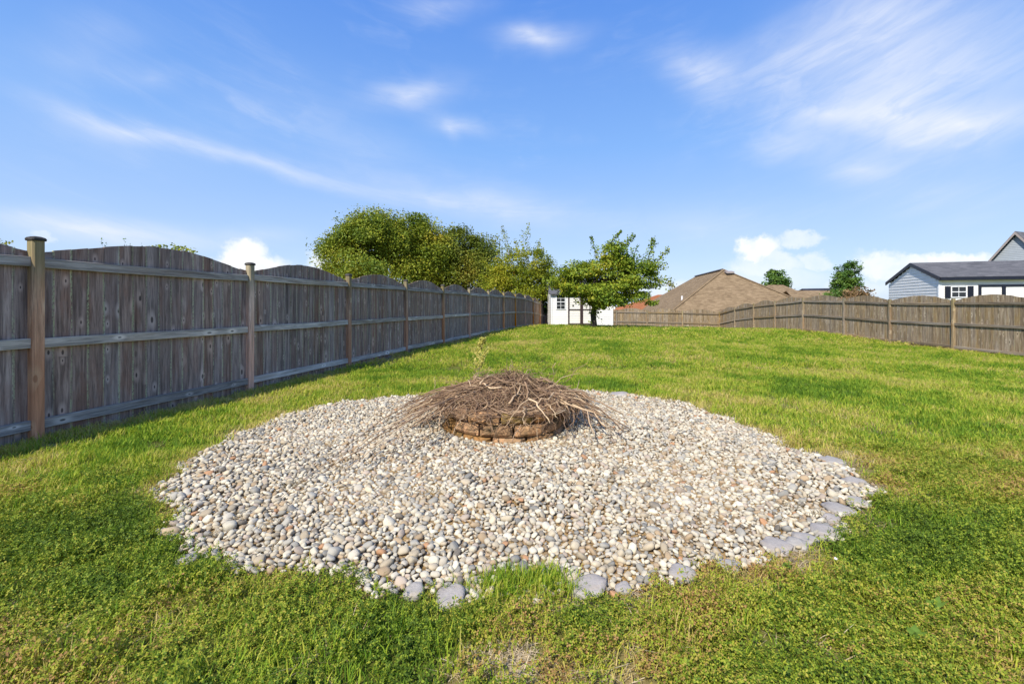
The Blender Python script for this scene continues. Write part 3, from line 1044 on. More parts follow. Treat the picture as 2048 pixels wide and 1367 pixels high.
left_posts = []
for k in range(-1, 13):
    y = 4.12 + 2.38 * k
    x = float(fence_x(y))
    left_posts.append((x, y, gz(x, y)))
fence('grey_picket_fence', 'dark grey weathered picket fence with scalloped panels and brown posts along the left', left_posts, 1,
      M['left_picket'], M['left_rail'], M['left_post'], 1.84, (.14, .885, 1.63), (1.745, 1.93))
RF = [(10.6, None), (13.06, None), (15.5, -.32), (18.1, -.30), (20.6, -.215), (23.5, -.16), (26.0, -.31), (28.3, -.45), (30.7, -.68), (33.0, -1.02)]
right_posts = [(15.2, y, -.33 if z is None else z) for y, z in RF]
fence('tan_picket_fence', 'sunlit tan picket fence with scalloped panels along the right side of the lawn', right_posts, -1,
      M['right_picket'], M['right_rail'], M['right_post'], 1.80, (.12, .885, 1.60), (1.745, 1.925), cap=False, lean={9: (.0, -.035)})
bk = [(15.2, 33.0, -1.02), (12.5, 33.0, -.95), (9.9, 33.0, -.90), (7.65, 33.0, -.86), (5.1, 33.0, -.65), (2.55, 33.0, -.42)]
fence('back_picket_fence', 'far tan picket fence across the back of the lawn beside the white shed', bk, -1,
      M['right_picket'], M['right_rail'], M['right_post'], 1.80, (.12, .885, 1.60), (1.745, 1.925), skip_first_post=True, cap=False)

# ------------------------------------------------------------------ fire pit and brush pile
pit = empty('fire_pit', (PIT[0], PIT[1], 0))
tag(pit, 'round fire pit of stacked rusty brown concrete blocks in the pebble bed', 'fire pit')
BLK = []
NB, BH = 12, .112
for k in range(8):
    bm = bmesh.new()
    ro, ri = PIT_R, PIT_R - .17
    ha = math.pi / NB - .016
    nu, nv = 7, 5
    # outer face grid, slightly domed and rough; then a plain body
    vsg = {}
    for i in range(nu):
        for j in range(nv):
            u, v = i / (nu - 1) * 2 - 1, j / (nv - 1) * 2 - 1
            rim = max(abs(u) ** 6, abs(v) ** 4)
            a = u * ha * (1 - .012 * (abs(v) > .9))
            r = ro - .020 * rim + .022 * mnoise.noise(Vector((u * 1.6 + k * 9, v * 1.3, k * 3.0)))
            z = v * (BH / 2 - .005) * (1 - .06 * (abs(u) > .95))
            vsg[i, j] = bm.verts.new((r * math.sin(a), -r * math.cos(a) + ro, z))
    for i in range(nu - 1):
        for j in range(nv - 1):
            bm.faces.new((vsg[i, j], vsg[i + 1, j], vsg[i + 1, j + 1], vsg[i, j + 1]))
    back = {}
    for i in (0, nu - 1):
        for j in (0, nv - 1):
            u, v = i / (nu - 1) * 2 - 1, j / (nv - 1) * 2 - 1
            back[i, j] = bm.verts.new((ri * math.sin(u * ha), -ri * math.cos(u * ha) + ro, v * (BH / 2 - .005)))
    bm.faces.new((back[0, 0], back[0, nv - 1], back[nu - 1, nv - 1], back[nu - 1, 0]))
    bm.faces.new([vsg[i, nv - 1] for i in range(nu)] + [back[nu - 1, nv - 1], back[0, nv - 1]])
    bm.faces.new([vsg[i, 0] for i in range(nu)][::-1] + [back[0, 0], back[nu - 1, 0]])
    bm.faces.new([vsg[0, j] for j in range(nv)] + [back[0, nv - 1], back[0, 0]])
    bm.faces.new([vsg[nu - 1, j] for j in range(nv)][::-1] + [back[nu - 1, 0], back[nu - 1, nv - 1]])
    bmesh.ops.recalc_face_normals(bm, faces=bm.faces[:])
    me = bpy.data.meshes.new('block')
    bm.to_mesh(me)
    bm.free()
    me.materials.append(M['block'])
    BLK.append(me)
for c in range(3):
    for i in range(NB):
        a = 2 * math.pi * (i + (.5 if c % 2 else 0) + .12 * c) / NB + .09
        rad = random.uniform(-.014, .016)
        q = Matrix.Rotation(a, 3, 'Z') @ Vector((0, -(PIT_R + rad), 0))
        link('block', BLK[random.randrange(8)], None, pit, (q.x, q.y, -.015 + c * BH + BH / 2 - .045), (random.gauss(0, .012), random.gauss(0, .012), a + random.gauss(0, .02)))

BP = np.array([-0.05, 4.62])
pile = empty('brush_pile', (BP[0], BP[1], .28))
tag(pile, 'heap of dry brown sticks and twigs piled over the fire pit', 'brush pile')


def rim(th):
    """reach of the heap: short over the front blocks, long to the sides"""
    return (.54 if math.sin(th) < 0 else .62) + .15 * abs(math.cos(th)) + .04 * math.sin(th * 3 + 1)


def dome(r, th):
    R1 = rim(th)
    if r < R1:
        return .27 + .285 * (1 - r / R1) ** .92 + .022 * math.sin(r * 17 + th * 3)
    return max(.285 - (r - R1) * .75, .05)


def stick_path(mode):
    pts = []
    if mode == 'drape':
        th = random.uniform(0, 2 * math.pi)
        r0 = rim(th) * .98 * math.sqrt(random.random())
        x, y = r0 * math.cos(th), r0 * math.sin(th)
        q_ = random.random()
        hd = th + random.choice((-1, 1)) * math.pi / 2 + random.gauss(0, .5) if q_ < .45 else (random.choice((0, math.pi)) + random.gauss(0, .45) if q_ < .75 else random.uniform(0, 2 * math.pi))
        ln = random.uniform(.15, .6)
        off = random.uniform(-.10, .03)
        nseg = 7
        curl = random.gauss(0, .20)
        tilt = random.gauss(0, .05)
        for i in range(nseg + 1):
            r, t = math.hypot(x, y), math.atan2(y, x)
            R1 = rim(t)
            over = max(0, r - R1)
            z = dome(min(r, R1 + .3), t) + off * (1 if r < R1 else .3) + tilt * (i / nseg - .5) + random.gauss(0, .010)
            if y < 0 and r > .40 and abs(x) < .55:      # carried by the block rim in front
                z = max(z, .262 + random.random() * .03)
            pts.append(Vector((x, y, z)))
            hd += curl + random.gauss(0, .30)
            if over > .02:                       # turn back along the rim
                want = t + (math.pi / 2 if math.sin(hd - t) > 0 else -math.pi / 2)
                dlt = (want - hd + math.pi) % (2 * math.pi) - math.pi
                hd += dlt * .6
            x += math.cos(hd) * ln / nseg
            y += math.sin(hd) * ln / nseg
    elif mode == 'spray':      # leans out over the rim towards the pebbles, left and right
        th = random.choice((random.gauss(math.pi * 1.10, .26), random.gauss(math.pi * 1.02, .2), random.gauss(-.28, .30)))
        r0, r1 = random.uniform(.25, .5), random.uniform(.85, 1.25)
        z0, z1 = dome(r0, th) - .02, random.uniform(.04, .20)
        tw = random.gauss(0, .35)
        for i in range(8):
            f = i / 7
            r = r0 + (r1 - r0) * f
            z = z0 + (z1 - z0) * f + .07 * math.sin(f * math.pi) * random.uniform(.3, 1.0)
            t = th + tw * (f - .3) + random.gauss(0, .045)
            pts.append(Vector((r * math.cos(t), r * math.sin(t), z)))
    elif mode == 'hang':       # hooks down over the front blocks
        th = random.uniform(-math.pi * .92, -math.pi * .06)
        r0 = random.uniform(.46, .58)
        z = dome(r0, th)
        zt = random.uniform(.08, .24)
        o_ = random.uniform(.10, .22)
        for i in range(8):
            f = i / 7
            r = r0 + o_ * math.sin(f * 1.9) + .02 * random.random()
            pts.append(Vector((r * math.cos(th), r * math.sin(th), z + (zt - z) * f ** 1.6)))
            th += random.gauss(0, .07)
    else:                      # springs up out of the heap
        th = random.choice((random.gauss(.5, .5), random.gauss(2.6, .6), random.uniform(0, 6.28)))
        r0 = random.uniform(.15, .6)
        x, y, z = r0 * math.cos(th), r0 * math.sin(th), dome(r0, th) - .05
        d = Vector((math.cos(th), math.sin(th), random.uniform(.1, .8))).normalized()
        ln = random.uniform(.12, .30)
        for i in range(7):
            pts.append(Vector((x, y, z)) + d * ln * i / 6)
            d = (d + Vector((random.gauss(0, .25), random.gauss(0, .25), random.gauss(0, .16)))).normalized()
    return pts


def fix_floor(pts):
    for q in pts:
        q.z = max(q.z, .042)
    return [q - Vector((0, 0, .28)) for q in pts]


SPECIAL = []      # long sticks read off the photograph: pixel, height above ground, depth


def gp(px, py, z):
    Y = F_PX * (CAM_Z - z) / (py - HY)
    return Vector(((px - CX) / F_PX * Y - BP[0], Y - BP[1], z))


for px0, py0, z0, px1, py1, z1, rad in [(905, 795, .42, 645, 946, .045, .006), (890, 800, .38, 690, 940, .045, .005), (900, 812, .34, 740, 915, .05, .005), (880, 812, .33, 770, 900, .05, .005),
                                        (870, 798, .36, 800, 842, .12, .005), (860, 790, .34, 805, 832, .18, .004), (915, 782, .40, 832, 790, .33, .004), (880, 785, .40, 790, 850, .1, .005),
                                        (1060, 800, .36, 1100, 846, .20, .011), (1045, 850, .24, 1008, 915, .05, .0055), (1050, 812, .32, 1045, 850, .24, .006), (1060, 795, .40, 1010, 855, .20, .005),
                                        (960, 768, .47, 985, 750, .53, .011), (1150, 815, .28, 1245, 872, .05, .005), (1120, 790, .36, 1215, 850, .06, .005), (930, 830, .27, 905, 870, .12, .006),
                                        (1090, 780, .44, 1160, 745, .62, .004), (1128, 768, .42, 1188, 715, .75, .004), (1122, 760, .43, 1150, 735, .60, .003), (1040, 760, .48, 1068, 740, .56, .005),
                                        (945, 775, .44, 870, 762, .48, .003), (870, 775, .40, 868, 752, .50, .003), (1020, 752, .50, 1022, 728, .60, .004), (840, 790, .30, 560, 1000, .035, .004), (880, 806, .34, 655, 930, .05, .006), (860, 815, .3, 700, 900, .06, .005), (850, 830, .25, 760, 880, .06, .004),
                                        (1130, 800, .32, 1260, 862, .045, .004), (1110, 770, .42, 1205, 800, .2, .005), (930, 775, .45, 830, 815, .25, .006), (1000, 850, .24, 985, 890, .06, .005)]:
    a, b = gp(px0, py0, z0), gp(px1, py1, z1)
    # depth of raised ends follows the pile, not the ground ray
    pts = []
    for i in range(9):
        f = i / 8
        q = a.lerp(b, f)
        q += Vector((random.gauss(0, .008), random.gauss(0, .008), random.gauss(0, .006) + .03 * math.sin(f * math.pi)))
        pts.append(q)
    SPECIAL.append((pts, rad))

count = 0


def add_stick(pts, rad, fork=True):
    global count
    mb = MB()
    pts = fix_floor(pts)
    rr_ = [rad * (1 - .55 * i / (len(pts) - 1)) * random.uniform(.88, 1.12) for i in range(len(pts))]
    mb.tube(pts, rr_, 5)
    if fork and random.random() < .5:
        k = random.randrange(2, len(pts) - 1)
        d = (pts[k] - pts[k - 1])
        side_ = Vector((random.gauss(0, 1), random.gauss(0, 1), random.gauss(0, .5))).normalized()
        b = [pts[k]]
        for i in range(3):
            b.append(b[-1] + (d.normalized() + side_ * .8).normalized() * random.uniform(.03, .06))
        for q in b:
            q.z = max(q.z, -.235)
        mb.tube(b, [rad * .5, rad * .42, rad * .32, rad * .2], 4)
    mb.build('stick', M['stick'], pile, smooth=True)
    count += 1


for pts, rad in SPECIAL:
    add_stick(pts, rad)
while count < 300:
    r_ = random.random()
    mode = 'drape' if r_ < .70 else 'spray' if r_ < .82 else 'hang' if r_ < .91 else 'up'
    add_stick(stick_path(mode), random.choice((.003, .004, .005, .006, .008, .011)) * (1 if mode != 'up' else .7))
mb = MB()
for k in range(2100):
    r_ = random.random()
    mode = 'drape' if r_ < .90 else 'spray' if r_ < .93 else 'hang' if r_ < .96 else 'up'
    pts = fix_floor(stick_path(mode))
    if mode == 'drape':
        for q in pts:
            q.z -= random.random() * .03
    mb.tube(pts[::2] if random.random() < .5 else pts, [random.choice((.0014, .0018, .0024, .0034))] * len(pts), 3, cap=False)
tag(mb.build('twigs', M['twig'], pile, smooth=True), kind='stuff')
# rotted core of the heap: leaf litter and packed fine twigs
mb = MB()
for k in range(2600):
    a = random.uniform(0, 6.283)
    r = .9 * rim(a) * math.sqrt(random.random())
    c = Vector((r * math.cos(a), r * math.sin(a), (dome(r, a) - .07) * random.uniform(.55, 1) - .28))
    t = Vector((random.gauss(0, 1), random.gauss(0, 1), random.gauss(0, .35))).normalized() * random.uniform(.03, .09)
    s_ = t.cross(Vector((random.gauss(0, 1), random.gauss(0, 1), 1))).normalized() * random.uniform(.006, .016)
    mb.add([c - t, c + s_, c + t, c - s_], [(0, 1, 2, 3)])
tag(mb.build('leaf_litter', M['twig'], pile), kind='stuff')

# ------------------------------------------------------------------ plants helpers


def leaf_quads(C, Nrm, size, aspect=.6, jitter=.9, droop=.0):
    """diamond leaves: C (n,3) centres, one bent quad each"""
    k = len(C)
    d = RNG.normal(0, 1, (k, 3))
    if Nrm is not None:
        d = d * jitter + Nrm
    d /= np.linalg.norm(d, axis=1)[:, None] + 1e-9
    t = np.cross(d, RNG.normal(0, 1, (k, 3)))
    t /= np.linalg.norm(t, axis=1)[:, None] + 1e-9
    b = np.cross(d, t)
    s = (size * RNG.uniform(.6, 1.35, k))[:, None]
    a = aspect
    v0 = C - t * s * .5
    v1 = C + b * s * a * .5 + d * s * .10
    v2 = C + t * s * .5 - np.array([0, 0, 1]) * s * droop
    v3 = C - b * s * a * .5 + d * s * .10
    V = np.stack([v0, v1, v2, v3], 1).reshape(-1, 3)
    F = np.arange(k * 4).reshape(k, 4)
    return V, F


def tree(name, label, cat, base, blobs, trunk_r, leaf, n_leaf, leafm, barkm, fork=.35, shoots=(), group=None, clump=.5, trunk_top=None, shell=.55, flat=.6, per=26, lean=(0, 0)):
    """blobs: [(centre Vector, rx, ry, rz, weight)] in world space"""
    base = Vector(base)
    root = empty(name, base)
    tag(root, label, cat, group)
    wts = np.array([b[4] for b in blobs], float)
    wts /= wts.sum()
    ncl = max(12, n_leaf // per)
    cents, nrms = [], []
    pick = RNG.choice(len(blobs), ncl, p=wts)
    for bi in pick:
        c, rx, ry, rz, _ = blobs[bi]
        q = RNG.normal(0, 1, 3)
        q /= np.linalg.norm(q)
        r = (shell + (1 - shell) * RNG.random()) ** .6 if RNG.random() < .8 else RNG.random()
        r *= RNG.uniform(.86, 1.10)
        cents.append(np.array(c) + q * r * np.array([rx, ry, rz]))
        nrms.append(q * .6 + np.array([0, 0, .7]))
    cents = np.array(cents)
    nrms = np.array(nrms)
    idx = np.repeat(np.arange(ncl), per)
    sizes = clump * RNG.uniform(.5, 1.25, ncl)
    o_ = np.clip(RNG.normal(0, .48, (len(idx), 3)), -.8, .8) * sizes[idx][:, None] * np.array([1, 1, flat])
    LC = cents[idx] + o_
    LN = nrms[idx]
    extra = []
    for (p0, p1, wd, k) in shoots:
        p0, p1 = np.array(p0), np.array(p1)
        t = RNG.random(k) ** .8
        extra.append(p0 + (p1 - p0) * t[:, None] + RNG.normal(0, 1, (k, 3)) * wd * (1.05 - .7 * t)[:, None])
    if extra:
        ex = np.concatenate(extra)
        LC = np.concatenate([LC, ex])
        LN = np.concatenate([LN, np.tile([0, 0, .5], (len(ex), 1))])
    V, F = leaf_quads(LC - np.array(base), LN, leaf, .72, .8, .12)
    link('crown', np_mesh('crown', V, F, leafm), None, root)
    mb = MB()
    tt = Vector(trunk_top) if trunk_top is not None else Vector((base.x, base.y, base.z + .45 * (max(b[0][2] + b[3] for b in blobs) - base.z)))
    tp = []
    for i in range(7):
        f = i / 6
        q = base.lerp(tt, f) + Vector((random.gauss(0, .18), random.gauss(0, .18), 0)) * trunk_r * (1 if 0 < i < 6 else 0)
        tp.append(q - base)
    mb.tube(tp, [trunk_r * (1.35 if i == 0 else 1.0 - .07 * i) for i in range(7)], 9)
    mb.build('trunk', barkm, root, smooth=True)
    sel = RNG.choice(ncl, min(ncl, 26), replace=False)
    lb = MB()
    for s_ in sel:
        e = Vector(cents[s_])
        st = base.lerp(tt, random.uniform(fork, 1.0))
        mid = st.lerp(e, .5) + Vector((0, 0, .12 * (e - st).length)) + Vector((random.gauss(0, .1), random.gauss(0, .1), 0)) * (e - st).length * .5
        pts = []
        for i in range(7):
            f = i / 6
            pts.append((st * (1 - f) ** 2 + mid * 2 * f * (1 - f) + e * f * f) - base)
        r0 = trunk_r * random.uniform(.22, .45)
        lb.tube(pts, [r0 * (1 - .82 * i / 6) for i in range(7)], 5)
    for (p0, p1, wd, k) in shoots:
        p0, p1 = Vector(p0), Vector(p1)
        lb.tube([p0 - base, p0.lerp(p1, .5) - base, p1 - base], [trunk_r * .16, trunk_r * .10, trunk_r * .04], 4)
    tag(lb.build('limbs', barkm, root, smooth=True), kind='stuff')
    return root


def blobs_px(Y, lst, depth=.8):
    k = Y / F_PX
    return [(P(x, y, Y + dyy), rx * k, rx * k * depth, rz * k, rx * rz) for (x, y, rx, rz, dyy) in lst]


# maple in front of the shed
Ym = 23.6
xm = (1187 - CX) / F_PX * Ym
tree('maple_tree', 'spreading green maple standing in front of the white shed', 'tree', (xm, Ym, gz(xm, Ym) - .1),
     blobs_px(Ym, [(1215, 545, 62, 36, 0), (1160, 562, 54, 26, -.3), (1265, 560, 48, 40, .3), (1225, 588, 60, 24, -.8), (1285, 590, 34, 20, .2), (1130, 560, 30, 30, .4),
                   (1235, 512, 34, 26, 0), (1298, 545, 24, 28, 0), (1210, 598, 36, 16, -.6), (1160, 540, 34, 22, .5), (1128, 578, 24, 12, -.3)]),
     .17, .110, 36000, M['maple_leaf'], M['bark'], .45,
     [(P(1220, 520, Ym), P(1268, 470, Ym), .17, 330), (P(1195, 520, Ym), P(1182, 472, Ym), .14, 120), (P(1205, 505, Ym), P(1242, 462, Ym), .14, 160), (P(1290, 540, Ym), P(1308, 478, Ym), .19, 300),
      (P(1300, 540, Ym), P(1338, 496, Ym), .15, 180), (P(1265, 520, Ym), P(1275, 488, Ym), .12, 30), (P(1180, 625, Ym - .3), P(1178, 585, Ym - .3), .20, 170), (P(1190, 640, Ym - .2), P(1196, 600, Ym - .2), .18, 150)],
     clump=.62, trunk_top=(xm + .1, Ym, 2.6), per=190, flat=.40, shell=.68)

# golden stemmed shrub beyond the end of the grey fence
Yb = 31.0
xb = (1048 - CX) / F_PX * Yb
sh = []
for (x0, y0, x1, y1, k) in [(1040, 610, 1004, 452, 90), (1046, 610, 1058, 446, 90), (1040, 610, 965, 520, 120), (1036, 605, 985, 480, 110), (1046, 610, 1030, 480, 120),
                            (1052, 610, 1080, 480, 120), (1056, 610, 1100, 510, 110), (1034, 610, 950, 565, 70), (1040, 600, 1012, 468, 80), (1050, 600, 1046, 462, 70)]:
    sh.append((P(x0, y0, Yb), P(x1, y1, Yb + random.uniform(-.8, .8)), .26, int(k * 2.6)))
tree('golden_shrub', 'tall yellow-green shrub with golden stems rising behind the fence end', 'shrub', (xb, Yb, gz(xb, Yb) - .1),
     blobs_px(Yb, [(1030, 545, 46, 50, 0), (1070, 545, 36, 52, .3), (990, 560, 34, 36, .2), (1040, 585, 50, 26, -.3), (1095, 560, 20, 40, .4)]),
     .07, .115, 26000, M['shrub_leaf'], M['gold_bark'], .1, sh, clump=.55, trunk_top=(xb, Yb, 2.2), per=60)
Ye = 32.2
xe = (1084 - CX) / F_PX * Ye
tree('dark_shrub', 'dark green shrub filling the gap between fence end and white shed', 'shrub', (xe - .4, Ye, gz(xe, Ye) - .1),
     blobs_px(Ye, [(1088, 598, 26, 26, 0), (1100, 575, 24, 26, .3), (1075, 590, 22, 22, 0), (1108, 600, 14, 22, -.4)]), .06, .14, 4200, M['hedge_leaf'], M['bark'], .2, clump=.45, per=20)

# three broad trees beyond the grey fence
for (lab, Yt, bl, px, lm, nl, tr) in [
        ('large round olive-green tree, leftmost of the three behind the fence', 44, [(745, 480, 62, 50, 0), (690, 520, 44, 40, 0), (745, 535, 80, 40, -1), (800, 490, 40, 46, 1), (700, 480, 34, 26, 0), (760, 452, 44, 26, .5), (670, 495, 26, 22, 0)], 760, 'oak_leaf', 15500, .30),
        ('middle olive-green tree of the three behind the fence', 46, [(835, 478, 34, 36, 0), (850, 520, 46, 44, 0), (822, 455, 24, 22, 0), (870, 505, 40, 36, .5), (845, 555, 60, 30, 0)], 852, 'oak_leaf', 9500, .26),
        ('darker green tree, rightmost of the three behind the fence', 48, [(915, 500, 44, 36, 0), (955, 510, 34, 34, 0), (930, 545, 60, 40, 0), (900, 540, 40, 36, 0), (970, 545, 30, 36, 0), (905, 478, 28, 18, 0)], 925, 'oak_leaf_dark', 10500, .26)]:
    xt = (px - CX) / F_PX * Yt
    tree('broad_tree', lab, 'tree', (xt, Yt, -1.2), blobs_px(Yt, bl, .9), tr, .185, int(nl * 4.4), M[lm], M['bark'], .35, clump=1.45, per=330, flat=.70, shell=.72, group='broad trees beyond the fence', trunk_top=(xt + .2, Yt, 5.0))

# trees over the roofs on the right
Yt = 75
tree('dome_tree', 'small dark dome-shaped tree behind the brown hip roof', 'tree', ((1553 - CX) / F_PX * Yt, Yt, -3), blobs_px(Yt, [(1553, 562, 20, 20, 0), (1556, 580, 26, 22, 0), (1549, 548, 12, 12, 0)], 1), .2, .30, 5600, M['hedge_leaf'], M['bark'], .3, clump=.9, per=60, trunk_top=((1553 - CX) / F_PX * Yt, Yt, 2.5))
Yt = 36
tree('pear_tree', 'upright bright green tree behind the tan fence left of the white garage', 'tree', ((1696 - CX) / F_PX * Yt, Yt, -2), blobs_px(Yt, [(1697, 545, 20, 22, 0), (1694, 570, 27, 24, 0), (1690, 590, 30, 18, 0), (1700, 530, 10, 10, 0)], 1), .12, .135, 9000, M['hedge_leaf'], M['bark'], .3, clump=.5, per=80, trunk_top=((1696 - CX) / F_PX * Yt, Yt, 1.8))
Yt = 33
tree('browned_shrub', 'browned shrub with dry leaves at the foot of the upright green tree', 'shrub', ((1714 - CX) / F_PX * Yt, Yt, -2), blobs_px(Yt, [(1714, 584, 22, 12, 0), (1705, 592, 24, 10, 0), (1722, 592, 16, 9, 0)], 1), .05, .16, 900, M['brown_leaf'], M['bark'], .2,
     [(P(1720, 590, Yt), P(1752, 578, Yt), .03, 14), (P(1722, 590, Yt), P(1764, 596, Yt), .03, 12)], clump=.35, per=14)
# greenery peeping over the near grey fence
for (lab, px, Yt, bl, nl) in [('leafy hedge top peeping over the first full grey fence panel', 340, 9.5, [(345, 506, 34, 17, 0), (318, 502, 26, 12, 0), (372, 512, 16, 14, 0)], 900),
                              ('leafy branch tips at the far left edge above the fence', -25, 8.5, [(-26, 496, 36, 22, 0), (-30, 478, 24, 12, 0)], 420)]:
    x = (px - CX) / F_PX * Yt
    tree('hedge_shrub', lab, 'shrub', (x, Yt, 0), blobs_px(Yt, bl, 1), .03, .055, nl, M['shrub_leaf'], M['bark'], .3, clump=.12, per=14, trunk_top=(x, Yt, 2.1), group='shrubs behind the near fence panels')
# vine shoots over the fence top
vx = P(232, 500, 5.2)
tree('vine', 'thin vine shoots poking above the first full grey fence panel', 'vine', (vx.x, vx.y, 0), [(P(235, 505, 5.2), .16, .05, .03, 1)], .006, .022, 60, M['hedge_leaf'], M['bark'], .7,
     [(P(206, 505, 5.15), P(203, 476, 5.15), .012, 12), (P(208, 505, 5.15), P(214, 482, 5.15), .010, 8), (P(248, 505, 5.2), P(250, 477, 5.2), .014, 16), (P(254, 505, 5.2), P(262, 484, 5.2), .012, 8), (P(282, 505, 5.3), P(284, 484, 5.3), .012, 8)],
     clump=.04, per=5, trunk_top=(vx.x, vx.y, 1.85))
# bare twigs of a far tree by the rust roof
Yt = 62
xq = (1340 - CX) / F_PX * Yt
tree('sparse_tree', 'sparse thin tree beyond the rust-coloured roof', 'tree', (xq, Yt, -2), blobs_px(Yt, [(1338, 572, 8, 7, 0), (1345, 566, 6, 6, 0)], 1), .05, .3, 90, M['oak_leaf_dark'], M['bark'], .4, clump=.5, per=6, trunk_top=(xq, Yt, 3.2))

# ------------------------------------------------------------------ horseweed behind the pit
hw = empty('horseweed', (-.42, 5.45, 0))
tag(hw, 'single tall weed with a pale yellow feathery plume behind the brush pile', 'weed')
mb = MB()
top = Vector((.075, 0, .80))
path = [Vector((0, 0, 0)), Vector((.005, .01, .2)), Vector((.015, 0, .42)), Vector((.04, 0, .62)), top]
mb.tube(path, [.006, .006, .005, .004, .002], 6)
mb.build('stem', M['stem_green'], hw, smooth=True)
C = []
pb = MB()
for k in range(46):
    f = random.uniform(.0, 1)
    s0 = Vector((.022, 0, .46)).lerp(top, f)
    a = random.uniform(0, 6.283)
    ln = (.055 + .10 * math.sin(math.pi * min(1, f * .8 + .25))) * random.uniform(.7, 1.1)
    e = s0 + Vector((math.cos(a) * ln * .62, math.sin(a) * ln * .62, ln * .8))
    pb.tube([s0, s0.lerp(e, .5) + Vector((0, 0, -.006)), e], [.0016, .0012, .0008], 3, cap=False)
    for q in range(26):
        t = random.uniform(.2, 1.05)
        C.append(np.array(s0.lerp(e, t)) + RNG.normal(0, .008, 3))
pl_ = pb.build('plume', M['seed'], hw)
V, F = leaf_quads(np.array(C), None, .019, .7)
tag(link('seed_heads', np_mesh('seed_heads', V, F, M['seed']), None, pl_), kind='stuff')
for k in range(26):
    f = random.uniform(.05, .62)
    s0 = Vector((0, 0, 0)).lerp(top, f)
    a = random.uniform(0, 6.283)
    ln = random.uniform(.05, .10)
    d = Vector((math.cos(a), math.sin(a), .5))
    e = s0 + d * ln
    sd = Vector((-math.sin(a), math.cos(a), 0)) * .005
    MB().add([s0, s0.lerp(e, .5) + sd + Vector((0, 0, .01)), e - Vector((0, 0, .012)), s0.lerp(e, .5) - sd + Vector((0, 0, .01))], [(0, 1, 2), (0, 2, 3)]).build('leaf', M['stem_green'], hw)

# ------------------------------------------------------------------ buildings


def uv_faces(me):
    """planar uv in metres on every face, u level and v up the slope"""
    uv = me.uv_layers.new(name='UVMap')
    for p in me.polygons:
        nrm = p.normal
        u = Vector((0, 0, 1)).cross(nrm)
        u = u.normalized() if u.length > .05 else Vector((1, 0, 0))
        v = nrm.cross(u)
        for li in p.loop_indices:
            co = me.vertices[me.loops[li].vertex_index].co
            uv.data[li].uv = (co.dot(u), co.dot(v))


def roof_solid(name, polys, thick, mat, parent):
    """roof planes as slabs: each polygon gets thickness below it"""
    mb = MB()
    for poly in polys:
        poly = [Vector(q) for q in poly]
        k = len(poly)
        low = [q - Vector((0, 0, thick)) for q in poly]
        mb.add(poly + low, [tuple(range(k)), tuple(range(2 * k - 1, k - 1, -1))] + [(i, k + i, k + (i + 1) % k, (i + 1) % k) for i in range(k)])
    o = mb.build(name, mat, parent)
    bm = bmesh.new()
    bm.from_mesh(o.data)
    bmesh.ops.recalc_face_normals(bm, faces=bm.faces[:])
    bm.to_mesh(o.data)
    bm.free()
    uv_faces(o.data)
    return o


def lap_siding(name, mat, parent, L_, z0, z1, M4, row=.115, profile=None, holes=()):
    """lapped boards on a wall that runs along local X (0..L_), outer face towards -Y; profile(z)->(xa,xb) for gables"""
    mb = MB()
    z = z0
    while z < z1 - .02:
        zt = min(z + row, z1)
        xa, xb = profile((z + zt) / 2) if profile else (0, L_)
        spans = [(xa, xb)]
        for (ha, hb, hz0, hz1) in holes:
            if zt > hz0 + .02 and z < hz1 - .02:
                ns = []
                for a, b in spans:
                    if hb <= a or ha >= b:
                        ns.append((a, b))
                    else:
                        if ha > a:
                            ns.append((a, ha))
                        if hb < b:
                            ns.append((hb, b))
                spans = ns
        for a, b in spans:
            if b - a > .02:
                vs = [(a, -.020, z), (b, -.020, z), (b, -.004, zt), (a, -.004, zt), (a, .01, z), (b, .01, z), (b, .01, zt), (a, .01, zt)]
                mb.add([M4 @ Vector(q) for q in vs], [(0, 1, 2, 3), (4, 7, 6, 5), (0, 4, 5, 1), (3, 2, 6, 7), (0, 3, 7, 4), (1, 5, 6, 2)])
        z = zt
    return mb.build(name, mat, parent)


def window(parent, M4, x0, x1, z0, z1, frame_m, cols=2, rows=4, fw=.045, inset=.0, mid=True):
    """window frame proud of the wall with muntins and separate panes; local wall axes as in lap_siding"""
    f = MB()
    y0, y1 = -.05, .02
    f.box((x0, y0, z0), (x0 + fw, y1, z1), M4).box((x1 - fw, y0, z0), (x1, y1, z1), M4)
    f.box((x0 + fw, y0, z0), (x1 - fw, y1, z0 + fw), M4).box((x0 + fw, y0, z1 - fw), (x1 - fw, y1, z1), M4)
    if mid:
        zm = (z0 + z1) / 2
        f.box((x0 + fw, y0 + .006, zm - fw * .5), (x1 - fw, y1 - .003, zm + fw * .5), M4)
    wd = tag(f.build('window', frame_m, parent))
    iw, ih = (x1 - x0 - 2 * fw) / cols, (z1 - z0 - 2 * fw) / rows
    bars = MB()
    for i in range(1, cols):
        xx = x0 + fw + iw * i
        bars.box((xx - .010, -.030, z0 + fw), (xx + .010, .0, z1 - fw), M4)
    for j in range(1, rows):
        if mid and rows % 2 == 0 and j == rows // 2:
            continue
        zz_ = z0 + fw + ih * j
        bars.box((x0 + fw, -.028, zz_ - .010), (x1 - fw, -.002, zz_ + .010), M4)
    if bars.v:
        bars.build('muntin', frame_m, wd)
    for i in range(cols):
        for j in range(rows):
            a, b = x0 + fw + iw * i, z0 + fw + ih * j
            MB().box((a + .001, -.020, b + .001), (a + iw - .001, -.012, b + ih - .001), M4).build('pane', M['glass'], wd)
    return wd


